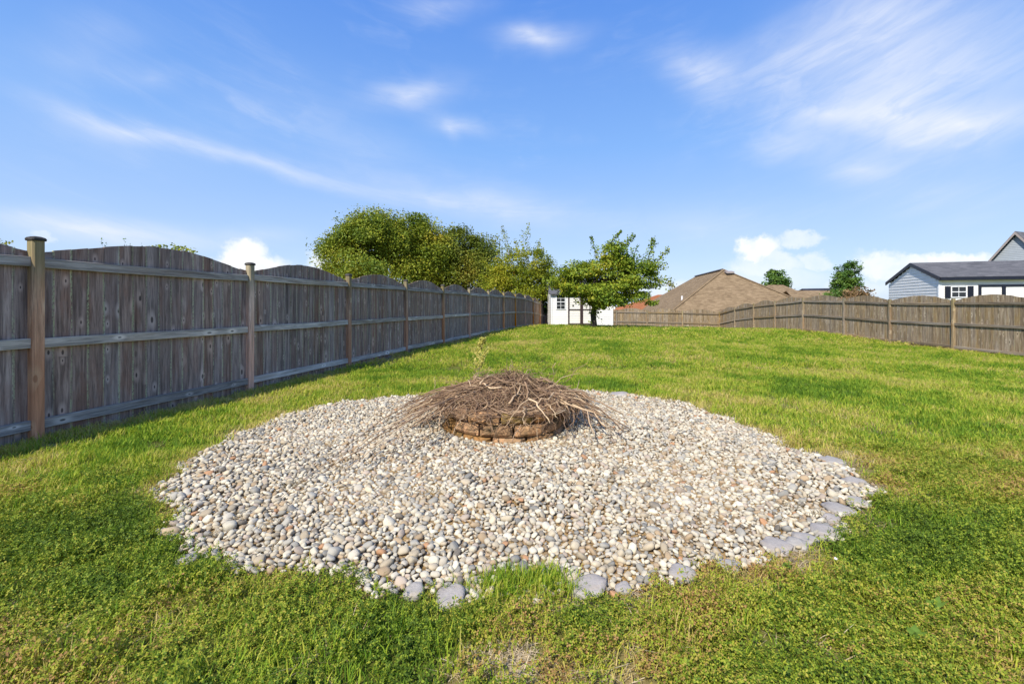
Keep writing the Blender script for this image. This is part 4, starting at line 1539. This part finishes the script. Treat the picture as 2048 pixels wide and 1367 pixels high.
# white garden shed
YS = 28.0
sx0, sx1 = (1103 - CX) / F_PX * YS, (1225 - CX) / F_PX * YS
sz = -.19
shed = empty('garden_shed', (sx0, YS, sz))
tag(shed, 'white sided garden shed with brown trimmed double doors behind the maple', 'shed')
WS, DS, HS = sx1 - sx0, 3.0, 2.12
kx = YS / F_PX


def sxp(px):
    return (px - 1103) * kx


def szp(py):
    return CAM_Z + (HY - py) * kx - sz


I4 = Matrix.Identity(4)
d0, d1 = sxp(1136), sxp(1190)
wl = (sxp(1112), sxp(1131), szp(619), szp(588))
wr = (sxp(1198), sxp(1213), szp(615), szp(596))
MB().box((.02, .012, 0), (WS - .02, DS, HS)).build('wall_core', M['white_siding'], shed)
lap_siding('siding', M['white_siding'], shed, WS, .02, HS, I4, .112, None, [(d0, d1, -1, szp(584)), wl, wr])
MR = Matrix.Translation((WS, 0, 0)) @ Matrix.Rotation(R(90), 4, 'Z')
lap_siding('siding', M['white_siding'], shed, DS, .02, HS, MR, .112)
ML = Matrix.Translation((0, DS, 0)) @ Matrix.Rotation(R(-90), 4, 'Z')
lap_siding('siding', M['white_siding'], shed, DS, .02, HS, ML, .112)
for x in (-.03, WS - .05):
    MB().box((x, -.035, .0), (x + .08, .03, HS)).build('corner_trim', M['white_trim'], shed)
window(shed, I4, *wl, M['white_trim'], 2, 4)
window(shed, I4, *wr, M['white_trim'], 2, 4)
dz0, dz1 = szp(649), szp(585)
for i, (a, b) in enumerate(((d0, (d0 + d1) / 2 - .004), ((d0 + d1) / 2 + .004, d1))):
    dr = lap_siding('door', M['cream_siding'], shed, b - a, dz0, dz1, Matrix.Translation((a, -.004, 0)), .112)
    fr = MB()
    tw = .085
    fr.box((a, -.045, dz0), (a + tw, -.022, dz1)).box((b - tw, -.045, dz0), (b, -.022, dz1))
    fr.box((a + tw, -.043, dz0), (b - tw, -.022, dz0 + .08)).box((a + tw, -.043, dz1 - .08), (b - tw, -.022, dz1))
    zc = szp(619)
    fr.box((a + tw, -.042, zc - .03), (b - tw, -.022, zc + .03))
    fr.build('door_frame', M['brown_trim'], dr)
hd_ = MB()
hx, hz = sxp(1146), szp(610)
hd_.box((hx - .05, -.05, hz - .06), (hx + .05, -.025, hz - .03)).box((hx - .03, -.05, hz - .03), (hx + .02, -.025, hz + .05))
hd_.build('hinge', M['iron'], shed)
MB().box((d0 - .03, -.30, -.02), (d1 + .05, -.02, .075)).build('step', M['plank'], shed, bevel=.01)
ov, rise = .18, .95
yr = DS / 2
roof_solid('roof', [[(-ov, -ov, HS + .02), (WS + ov, -ov, HS + .02), (WS + ov, yr, HS + rise), (-ov, yr, HS + rise)],
                    [(WS + ov, DS + ov, HS + .02), (-ov, DS + ov, HS + .02), (-ov, yr, HS + rise), (WS + ov, yr, HS + rise)]], .07, M['grey_roof'], shed)
for x in (0, WS):
    MB().add([(x, 0, HS), (x, DS, HS), (x, yr, HS + rise * .86), (x + .02, 0, HS), (x + .02, DS, HS), (x + .02, yr, HS + rise * .86)], [(0, 1, 2), (5, 4, 3), (0, 3, 4, 1), (1, 4, 5, 2), (2, 5, 3, 0)]).build('gable', M['white_siding'], shed)

# white garage behind the tan fence
A = Vector((21.4, 22.5, 0))
e1 = Vector((.954, -.30, 0)).normalized()
e2 = Vector((.30, .954, 0)).normalized()
gar = empty('white_garage', (A.x, A.y, -.4), math.atan2(e1.y, e1.x))
tag(gar, 'white sided garage with grey roof and dark shuttered window beyond the tan fence', 'garage')
# local frame: x along the front to the right, y into the gable depth, z up from -0.4
EZ = 2.58 + .4
AP = 3.53 + .4
LG, DG = 9.0, 5.5
inn, ix = .22, .07
front_n = Vector((0, 1, 0))


def gl(px):
    """pixel column -> local x on the garage front wall (local y = inn)"""
    u = (px - CX) / F_PX
    b = A + e2 * inn
    return (u * b.y - b.x) / (e1.x - u * e1.y)


def gzl(px, py):
    s_ = gl(px)
    Y = (A + e2 * inn + e1 * s_).y
    return CAM_Z + (HY - py) / F_PX * Y + .4


MF = Matrix.Translation((ix, inn, 0))
wx0, wx1, wz0, wz1 = gl(1901) - ix, gl(1933) - ix, gzl(1915, 595), gzl(1915, 572)
gd0, gd1, gd2 = gl(1955.5) - ix, gl(2004) - ix, gl(2049) - ix
gdt = gzl(2000, 569)
MB().box((ix + .02, inn + .012, 0), (LG, DG - inn, EZ - .05)).build('wall_core', M['white_siding'], gar)
lap_siding('siding', M['white_siding'], gar, LG - ix, .0, EZ - .08, MF, .115, None, [(wx0, wx1, wz0, wz1), (gd0, gd2, -1, gdt)])
MG = Matrix.Translation((ix, DG - inn, 0)) @ Matrix.Rotation(R(-90), 4, 'Z')
WG = DG - 2 * inn


def gable_profile(z):
    if z < EZ - .1:
        return (0, WG)
    f = (z - (EZ - .1)) / (AP - EZ - .02)
    return (WG / 2 * f, WG - WG / 2 * f)


lap_siding('siding', M['white_siding'], gar, WG, .0, AP - .12, MG, .16, gable_profile)
core = MB()
core.add([(ix + .015, inn, EZ - .1), (ix + .015, DG - inn, EZ - .1), (ix + .015, DG / 2, AP - .12), (ix + .06, inn, EZ - .1), (ix + .06, DG - inn, EZ - .1), (ix + .06, DG / 2, AP - .12)],
         [(0, 1, 2), (5, 4, 3), (0, 3, 4, 1), (1, 4, 5, 2), (2, 5, 3, 0)])
core.build('gable', M['white_siding'], gar)
MB().box((ix - .035, inn - .035, 0), (ix + .09, inn + .09, EZ - .1)).build('corner_trim', M['white_trim'], gar)
roof_solid('roof', [[(0, 0, EZ + .06), (LG + .3, 0, EZ + .06), (LG + .3, DG / 2, AP + .06), (0, DG / 2, AP + .06)],
                    [(LG + .3, DG, EZ + .06), (0, DG, EZ + .06), (0, DG / 2, AP + .06), (LG + .3, DG / 2, AP + .06)]], .05, M['grey_roof'], gar)
fs_ = MB()
for (ya, yb) in ((0, DG / 2), (DG, DG / 2)):
    fs_.add([(-.03, ya, EZ - .13), (-.03, yb, AP - .13), (-.03, yb, AP + .05), (-.03, ya, EZ + .05), (.02, ya, EZ - .13), (.02, yb, AP - .13), (.02, yb, AP + .05), (.02, ya, EZ + .05)],
            [(0, 1, 2, 3), (7, 6, 5, 4), (0, 4, 5, 1), (1, 5, 6, 2), (2, 6, 7, 3), (3, 7, 4, 0)])
fs_.build('rake_board', M['navy_trim'], gar)
MB().box((.022, -.03, EZ - .12), (LG + .3, .0, EZ + .045)).build('fascia', M['navy_trim'], gar)
MB().box((.024, .003, EZ - .115), (LG + .3, inn + .03, EZ - .085)).build('soffit', M['white_trim'], gar)
wdw = window(gar, MF, wx0, wx1, wz0, wz1, M['white_trim'], 2, 2, .04)
for (pa, pb_) in ((1889, 1900), (1934.5, 1946)):
    a, b = gl(pa) - ix, gl(pb_) - ix
    s_ = MB().box((a, -.055, wz0 - .02), (b, -.022, wz1 + .0), MF)
    sho = s_.build('shutter', M['navy_trim'], gar)
    nsl = 9
    for q in range(nsl):
        z_ = wz0 + .02 + (wz1 - wz0 - .05) * q / nsl
        MB().box((a + .03, -.066, z_), (b - .03, -.054, z_ + .035), MF).build('slat', M['navy_trim'], sho)
for (a, b) in ((gd0, gd1), (gd1, gd2)):
    dr = lap_siding('door', M['white_siding'], gar, b - a, .05, gdt, MF @ Matrix.Translation((a, -.003, 0)), .115)
    MB().box((a + .005, -.05, .05), (a + .125, -.022, gdt), MF).box((b - .025, -.049, .05), (b - .005, -.022, gdt), MF).box((a + .125, -.048, gdt - .10), (b - .025, -.022, gdt), MF).build('door_frame', M['navy_trim'], dr)

# grey gabled house at the right edge
hp = P(2030, 462, 33)
hs = empty('grey_house', (hp.x, hp.y, -1.0), R(-69))
tag(hs, 'tall grey sided house gable with grey roof at the right edge', 'house')
hz = hp.z + 1.0
hw_, ez_ = 3.1, hz - 4.35


def hprof(z):
    f = max(0, (z - ez_) / (hz - .25 - ez_))
    return (hw_ * f, 2 * hw_ - hw_ * f)


MB().box((-hw_ + .3, .3, 0), (hw_ - .3, 9, ez_ + .3)).build('wall', M['grey_siding'], hs)
lap_siding('siding', M['grey_siding'], hs, 2 * hw_, 2, hz - .3, Matrix.Translation((-hw_, .25, 0)), .13, hprof)
MB().add([(-hw_ + .1, .27, ez_), (hw_ - .1, .27, ez_), (0, .27, hz - .3), (-hw_ + .1, .4, ez_), (hw_ - .1, .4, ez_), (0, .4, hz - .3)], [(0, 1, 2), (5, 4, 3), (0, 3, 4, 1), (1, 4, 5, 2), (2, 5, 3, 0)]).build('gable', M['grey_siding'], hs)
roof_solid('roof', [[(-hw_ - .2, 0, ez_ - .25), (0, 0, hz), (0, 9.3, hz), (-hw_ - .2, 9.3, ez_ - .25)], [(0, 0, hz), (hw_ + .2, 0, ez_ - .25), (hw_ + .2, 9.3, ez_ - .25), (0, 9.3, hz)]], .10, M['grey_roof'], hs)
for s_ in (-1, 1):
    MB().add([(0, -.03, hz - .04), (0, -.03, hz - .24), (s_ * (hw_ + .2), -.03, ez_ - .49), (s_ * (hw_ + .2), -.03, ez_ - .29), (0, .01, hz - .04), (0, .01, hz - .24), (s_ * (hw_ + .2), .01, ez_ - .49), (s_ * (hw_ + .2), .01, ez_ - .29)],
             [(0, 1, 2, 3), (7, 6, 5, 4), (0, 4, 5, 1), (1, 5, 6, 2), (2, 6, 7, 3), (3, 7, 4, 0)]).build('rake_board', M['taupe_trim'], hs)
MB().box((-hw_, .012, ez_ - .55), (-hw_ + .02, .26, ez_ - .3)).build('soffit', M['taupe_trim'], hs)

# brown hip roofed house beyond the back fence
N0, N1 = Vector((21.15, 45, 4.78)), Vector((22.8, 56, 4.78))
ez = .28
run = 6.9
hb = empty('brown_house', (N0.x, N0.y, -2.6))
tag(hb, 'low house with broad brown shingled hip roof beyond the back fence', 'house')
o0 = Vector((N0.x, N0.y, -2.6))
ax = (N1 - N0)
ax.z = 0
ax.normalize()
pr_ = Vector((ax.y, -ax.x, 0))
c00 = N0 - ax * run - pr_ * run
c10 = N0 - ax * run + pr_ * run
c11 = N1 + ax * run + pr_ * run
c01 = N1 + ax * run - pr_ * run
for c in (c00, c10, c11, c01):
    c.z = ez
L0 = lambda q: q - o0
roof = roof_solid('roof', [[L0(c00), L0(c10), L0(N0)], [L0(c10), L0(c11), L0(N1), L0(N0)], [L0(c11), L0(c01), L0(N1)], [L0(c01), L0(c00), L0(N0), L0(N1)]], .12, M['brown_roof'], hb)
cen = (c00 + c11) / 2
wmb = MB()
wl_ = [(c00 + (cen - c00).normalized() * .8), (c10 + (cen - c10).normalized() * .8), (c11 + (cen - c11).normalized() * .8), (c01 + (cen - c01).normalized() * .8)]
wmb.add([Vector((q.x, q.y, -2.6)) - o0 for q in wl_] + [Vector((q.x, q.y, ez + .3)) - o0 for q in wl_], [(0, 1, 5, 4), (1, 2, 6, 5), (2, 3, 7, 6), (3, 0, 4, 7)])
wmb.build('wall', M['brick'], hb)
# ridge vent caps, hip cap line, roof vent and vent pipes
for k in range(9):
    a = N0 + ax * (.3 + k * 1.2)
    b = a + ax * 1.1
    up = Vector((0, 0, .14))
    q = [a - pr_ * .25, a + up, a + pr_ * .25, b - pr_ * .25, b + up, b + pr_ * .25]
    MB().add([L0(x_) for x_ in q], [(0, 1, 4, 3), (1, 2, 5, 4), (0, 2, 1), (3, 4, 5), (0, 3, 5, 2)]).build('ridge_cap', M['grey_roof'], roof)
for c in (c00, c10):
    d = (c - N0)
    sdv = d.cross(Vector((0, 0, 1))).normalized() * .16
    up = Vector((0, 0, .05))
    MB().add([L0(N0 + sdv + up * .3), L0(N0 + up * 1.5), L0(N0 - sdv + up * .3), L0(c + sdv + up * .3), L0(c + up * 1.5), L0(c - sdv + up * .3)],
             [(0, 1, 4, 3), (1, 2, 5, 4)]).build('hip_cap', M['brown_roof'], roof)
rv = P(1459, 545.5, 44.1)
rvl = L0(rv)
MB().add([(rvl.x - .38, rvl.y - .22, rvl.z - .06), (rvl.x + .38, rvl.y - .22, rvl.z - .06), (rvl.x + .38, rvl.y + .3, rvl.z + .12), (rvl.x - .38, rvl.y + .3, rvl.z + .12),
          (rvl.x - .38, rvl.y - .22, rvl.z + .10), (rvl.x + .38, rvl.y - .22, rvl.z + .10), (rvl.x + .38, rvl.y + .3, rvl.z + .22), (rvl.x - .38, rvl.y + .3, rvl.z + .22)],
         [(0, 1, 5, 4), (1, 2, 6, 5), (2, 3, 7, 6), (3, 0, 4, 7), (4, 5, 6, 7), (0, 3, 2, 1)]).build('roof_vent', M['taupe_trim'], roof)


def pipe_on(px, py, plane_pts, h, r):
    a, b, c = plane_pts
    nrm = (b - a).cross(c - a).normalized()
    o_ = Vector((0, 0, CAM_Z))
    d = Vector(((px - CX) / F_PX, 1, (HY - py) / F_PX))
    t = (a - o_).dot(nrm) / d.dot(nrm)
    q = o_ + d * t
    MB().tube([L0(q) - Vector((0, 0, .2)), L0(q) + Vector((0, 0, h))], r, 8).build('vent_pipe', M['pvc'], roof, smooth=False)


pipe_on(1290, 604, (c00, N0, N1), .40, .085)
pipe_on(1364, 599, (c00, N0, N1), .36, .085)
# second brown roof to the right
r0, r1 = P(1537, 569.5, 58), P(1566, 569.5, 58)
r2, r3 = P(1572, 580.5, 52), P(1690, 581, 52)
h2 = empty('low_brown_house', (r0.x, r0.y, -2.8))
tag(h2, 'second low brown roof joining behind the hip roof, right of its slope', 'house')
o2 = Vector((r0.x, r0.y, -2.8))
q2 = lambda p_: p_ - o2
dn = Vector((0, -7, -3.6))
up_ = Vector((0, 7, -3.6))
sd2 = Vector((4, 0, 0))
roof_solid('roof', [[q2(r0 + dn - sd2), q2(r1 + dn + sd2), q2(r1), q2(r0)], [q2(r1 + up_ + sd2), q2(r0 + up_ - sd2), q2(r0), q2(r1)], [q2(r1 + dn + sd2), q2(r1 + up_ + sd2), q2(r1)], [q2(r0 + up_ - sd2), q2(r0 + dn - sd2), q2(r0)]], .1, M['brown_roof'], h2)
roof_solid('roof_wing', [[q2(r2 + dn - sd2 * .3), q2(r3 + dn), q2(r3), q2(r2)], [q2(r3 + up_), q2(r2 + up_ - sd2 * .3), q2(r2), q2(r3)]], .1, M['brown_roof'], h2)
MB().box((q2(r2).x - 3, -8, 0), (q2(r3).x - .5, 5, 2.2)).build('wall', M['brick'], h2)
# dark ridge far behind
d0_, d1_ = P(1604, 577, 70), P(1664, 576, 70)
h3 = empty('dark_roof_house', (d0_.x, d0_.y, -3))
tag(h3, 'far house whose dark roof line shows left of the upright green tree', 'house')
o3_ = Vector((d0_.x, d0_.y, -3))
roof_solid('roof', [[d0_ + Vector((-1.5, -4, -2)) - o3_, d1_ + Vector((2, -4, -2)) - o3_, d1_ - o3_, d0_ - o3_], [d1_ + Vector((2, 4, -2)) - o3_, d0_ + Vector((-1.5, 4, -2)) - o3_, d0_ - o3_, d1_ - o3_]], .2, M['dark_roof'], h3)
MB().box((-1, -3.5, 0), ((d1_ - o3_).x + 1.5, 3.5, (d0_ - o3_).z - 1.9)).build('wall', M['brick'], h3)
# rust coloured roof behind the shed
e0, e1_ = P(1322, 585, 64), P(1380, 572, 64)
h4 = empty('rust_roof_house', (e0.x, e0.y, -3))
tag(h4, 'house with rust-red shingled roof between the maple and the brown roof', 'house')
o4 = Vector((e0.x, e0.y, -3))
a0, a1 = P(1212, 622, 58), P(1390, 632, 54)
b0, b1 = e0 + Vector((-6, 6, -2.5)), e0 + Vector((10, 6, -2.5))
t0 = P(1316, 589, 62)
t1 = t0 + Vector((7, 0, 0))
roof_solid('roof', [[a0 - o4, a1 - o4, t1 - o4, t0 - o4], [b1 - o4, b0 - o4, t0 - o4, t1 - o4], [b0 - o4, a0 - o4, t0 - o4]], .1, M['rust_roof'], h4)
MB().box(((a0 - o4).x + 1, (a0 - o4).y + 1, 0), ((t1 - o4).x, 3, (a0 - o4).z)).build('wall', M['brick'], h4)
pz_ = P(1229, 612, 57.5) - o4
MB().tube([pz_ - Vector((0, 0, .4)), pz_ + Vector((0, 0, .25))], .12, 8).build('vent_pipe', M['pvc'], h4)

# ------------------------------------------------------------------ lawn


def blade_clump(n_b, rad, h0, h1, w0, lean=.55, mat=None, flat=False):
    V, F3 = [], []
    for k in range(n_b):
        a, r = random.uniform(0, 6.283), rad * math.sqrt(random.random())
        x, y = r * math.cos(a), r * math.sin(a)
        h = random.uniform(h0, h1)
        hd = random.uniform(0, 6.283)
        ln = h * (random.uniform(.15, lean) if not flat else random.uniform(1.2, 2.6))
        if flat:
            h *= random.uniform(.1, .6)
        dx_, dy_ = math.cos(hd), math.sin(hd)
        w_ = w0 * random.uniform(.7, 1.3)
        wx, wy = -dy_ * w_ / 2, dx_ * w_ / 2
        b = len(V)
        V += [(x - wx, y - wy, 0), (x + wx, y + wy, 0),
              (x + dx_ * ln * .35 - wx * .85, y + dy_ * ln * .35 - wy * .85, h * .62), (x + dx_ * ln * .35 + wx * .85, y + dy_ * ln * .35 + wy * .85, h * .62),
              (x + dx_ * ln, y + dy_ * ln, h * (1.0 if random.random() < .75 else .82))]
        F3 += [(b, b + 1, b + 3), (b, b + 3, b + 2), (b + 2, b + 3, b + 4)]
    return np_mesh('clump', np.array(V), np.array(F3), mat)


def clover_clump(n_s, rad, h0, h1, leaf, mat):
    V, F3 = [], []
    for k in range(n_s):
        a, r = random.uniform(0, 6.283), rad * math.sqrt(random.random())
        x, y = r * math.cos(a), r * math.sin(a)
        h = random.uniform(h0, h1)
        for q in range(random.randint(3, 6)):
            c = Vector((x + random.gauss(0, .012), y + random.gauss(0, .012), h * random.uniform(.45, 1.05)))
            tilt = Vector((random.gauss(0, .65), random.gauss(0, .65), 1)).normalized()
            u = tilt.cross(Vector((random.gauss(0, 1), random.gauss(0, 1), 0))).normalized()
            v = tilt.cross(u)
            for j in range(3):
                t = 2.09 * j + random.gauss(0, .15)
                d = u * math.cos(t) + v * math.sin(t)
                s_ = d.cross(tilt)
                ll = leaf * random.uniform(.7, 1.25)
                b = len(V)
                V += [tuple(c), tuple(c + d * ll * .62 + s_ * ll * .34 + tilt * ll * .12), tuple(c + d * ll), tuple(c + d * ll * .62 - s_ * ll * .34 + tilt * ll * .12)]
                F3 += [(b, b + 1, b + 2), (b, b + 2, b + 3)]
    return np_mesh('clump', np.array(V), np.array(F3), mat)


def pts_in(y0, y1, dens, gap=.0, stones=True):
    """random points of the lawn between two depths, inside the fences and outside the bed, wide enough for a step aside"""
    xl, xr = -5.6, 15.1
    n_ = int((y1 - y0) * (xr - xl) * dens)
    y = RNG.uniform(y0, y1, n_)
    x = RNG.uniform(xl, xr, n_)
    k = (x > fence_x(y) + .06) & (np.abs(x) < 1.22 * y + 1.6) & (bed_d(x, y) > gap) & (x < 15.1)
    k &= ~((x > sx0 - .1) & (x < sx1 + .1) & (y > YS - .1))
    k &= y < 32.9
    for (qx, qy, qa, qb) in (STONES if stones else ()):      # no clump roots under an edging stone or hides its face
        k &= ~((np.abs(x - qx) < qa + .005) & (y > qy - qb - .035) & (y < qy + qb))
    return x[k], y[k]


def stripes(x, y):
    """mowing passes: alternate strips lean away and towards"""
    s = np.sin((x * .97 - y * .22) * 2 * np.pi / 2.3)
    return np.sign(s) * np.minimum(1, np.abs(s) * 3)


def place(name, label, cat, sets, protos, mat):
    Pn, Rn, Sn, Dn = [], [], [], []
    for (x, y, s0, s1, hs0, lift, leanamt) in sets:
        k = len(x)
        if k == 0:
            continue
        st = stripes(x, y) * leanamt * sm((y - 3.5) / 3)
        Pn.append(np.stack([x, y, ground(x, y) + lift], 1))
        Rn.append(np.stack([-st + RNG.normal(0, .06, k), RNG.normal(0, .06, k), RNG.random(k) * 6.283 * 0 + RNG.uniform(-3.14, 3.14, k)], 1))
        s = RNG.uniform(s0, s1, k)
        hum = np.array([mnoise.noise(Vector((a * 4.3, b * 4.3, 8.8))) for a, b in zip(x, y)]) if leanamt == 0 else np.zeros(k)
        Sn.append(np.stack([s, s, s * hs0 * RNG.uniform(.7, 1.3, k) * (1 + .75 * hum)], 1))
        Dn.append(dryness(x, y))
    o = scatter(name, np.concatenate(Pn), np.concatenate(Rn), np.concatenate(Sn), np.concatenate(Dn), protos, mat)
    tag(o, label, cat, kind='stuff')
    return o


def thin(x, y, keep):
    k = RNG.random(len(x)) < keep
    return x[k], y[k]


def cover(x, y):
    """how much clover grows: thick in front and round the near bed, thinning up the lawn"""
    base = sm((4.4 - y) / 1.6) * sm((np.hypot(x + 3.5, (y - 4.5) * .9) - .9) / 1.2)
    nz = np.array([mnoise.noise(Vector((a * .9, b * .9, 3.3))) for a, b in zip(x, y)])
    return np.clip(base * (.95 + .55 * nz), 0, 1)


near_c = [blade_clump(48, .075, .020, .056, .0036, 1.1, M['blade']) for _ in range(6)]
mid_c = [blade_clump(70, .13, .022, .055, .0062, 1.1, M['blade']) for _ in range(6)]
far_c = [blade_clump(80, .24, .030, .065, .013, .8, M['blade']) for _ in range(5)]
x1, y1 = pts_in(.75, 3.9, 330, -.01)
cv = cover(x1, y1)
dr1 = dryness(x1, y1)
sel = RNG.random(len(x1)) < np.clip((1.0 - .72 * cv) * (1 - .55 * dr1), .1, 1)
# bright tuft at the front rim of the bed
tx, ty = G(1050, 1178)
bx2, by2 = RNG.normal(tx, .11, 70), RNG.normal(ty, .035, 70)
x2, y2 = pts_in(3.9, 8.5, 150, -.01)
x3, y3 = pts_in(8.5, 16.5, 62)
x4, y4 = pts_in(16.5, 32.8, 30)
o_near = place('lawn_grass', 'short mown green grass blades of the near lawn', 'grass',
               [(x1[sel], y1[sel], .8, 1.25, 1.0, -.004, .0), (bx2, by2, .8, 1.1, 1.15, 0, 0), (x2, y2, 1.1, 1.6, .9, -.004, .20)], near_c, M['blade'])
place('middle_lawn_grass', 'mown grass of the middle lawn between the two side fences', 'grass', [(x3, y3, .95, 1.4, 1.0, -.004, .62)], mid_c, M['blade'])
place('far_lawn_grass', 'mown grass of the far lawn towards the shed', 'grass', [(x4, y4, .9, 1.3, 1.0, -.004, .62)], far_c, M['blade'])
# clover-like ground cover
clo = [clover_clump(15, .070, .018, .066, .0088, M['weed']) for _ in range(7)]
x5, y5 = pts_in(.75, 4.6, 360, -.015)
cv = cover(x5, y5)
dr5 = dryness(x5, y5)
s5 = RNG.random(len(x5)) < cv * np.clip(1.15 - 1.2 * dr5, 0, 1)
place('clover_cover', 'low clover-like weeds matting the lawn in front of the pebble bed', 'ground cover', [(x5[s5], y5[s5], .8, 1.3, 1.0, -.004, 0)], clo, M['weed'])
# dry thatch
stw = [blade_clump(40, .085, .02, .05, .0028, .8, M['straw'], True) for _ in range(5)]
x6, y6 = pts_in(.75, 9, 230, -.03, False)
d6 = dryness(x6, y6)
s6 = RNG.random(len(x6)) < np.clip(d6 * .9 + .05, 0, 1)
x7, y7 = pts_in(9, 26, 26, 0)
d7 = dryness(x7, y7)
s7 = RNG.random(len(x7)) < np.clip(d7 * .8, 0, 1)
nb_ = 260
bx3, by3 = RNG.uniform(-2.4, 2.4, nb_), RNG.uniform(1.95, 6.2, nb_)
kb = (bed_d(bx3, by3) < -.04) & (np.hypot(bx3 - PIT[0], by3 - PIT[1]) > .66) & (RNG.random(nb_) < .25 + .9 * np.exp(-(np.hypot(bx3 - PIT[0], by3 - PIT[1]) - .7) / .35))
bx3, by3 = bx3[kb], by3[kb]
place('dry_grass', 'straw-coloured dead grass along the fence foot and the bed rim', 'dry grass',
      [(x6[s6], y6[s6], .7, 1.2, 1.0, -.002, 0), (x7[s7], y7[s7], 1.6, 2.6, .8, 0, 0), (bx3, by3, .5, 1.0, .5, .026, 0)], stw, M['straw'])
# a few broad weed leaves standing in the clover
M['weed_leaf'] = plain('weed_leaf_green', (.22, .36, .07), 0.5, 0.1, 30)
for (px, py, s_, lab) in [(1572, 1150, .050, 'single upright pale weed leaf below the oval grey edging stone'), (1634, 1200, .045, 'single weed leaf in the clover right of the bed front'),
                          (1868, 1232, .060, 'toothed weed leaf standing in the clover near the right edge'), (1830, 1290, .055, 'lying weed leaf in the clover at the lower right'),
                          (1790, 1235, .05, 'narrow weed leaf left of the toothed one at lower right')]:
    x, y = G(px, py)
    wp_ = empty('weed_sprout', (x, y, 0), random.uniform(-.6, .6))
    tag(wp_, lab, 'weed', 'weed leaves standing in the clover')
    for q in range(3):
        vs, fs = [], []
        an = random.gauss(0, .5) + (q - 1) * 1.1
        for i in range(6):
            f = i / 5
            wd_ = s_ * .26 * math.sin(math.pi * min(1, f * .9 + .08)) * (1.15 if i % 2 else .85)
            h_ = s_ * (1.25 * f if q == 1 else .95 * f) + .02
            fx_ = math.sin(an) * s_ * .6 * f * f
            vs += [(fx_ - wd_, -.02 * f * f, h_), (fx_ + wd_, -.02 * f * f, h_)]
        for i in range(5):
            fs.append((2 * i, 2 * i + 1, 2 * i + 3, 2 * i + 2))
        MB().add(vs, fs).build('leaf', M['weed_leaf'], wp_, smooth=True)
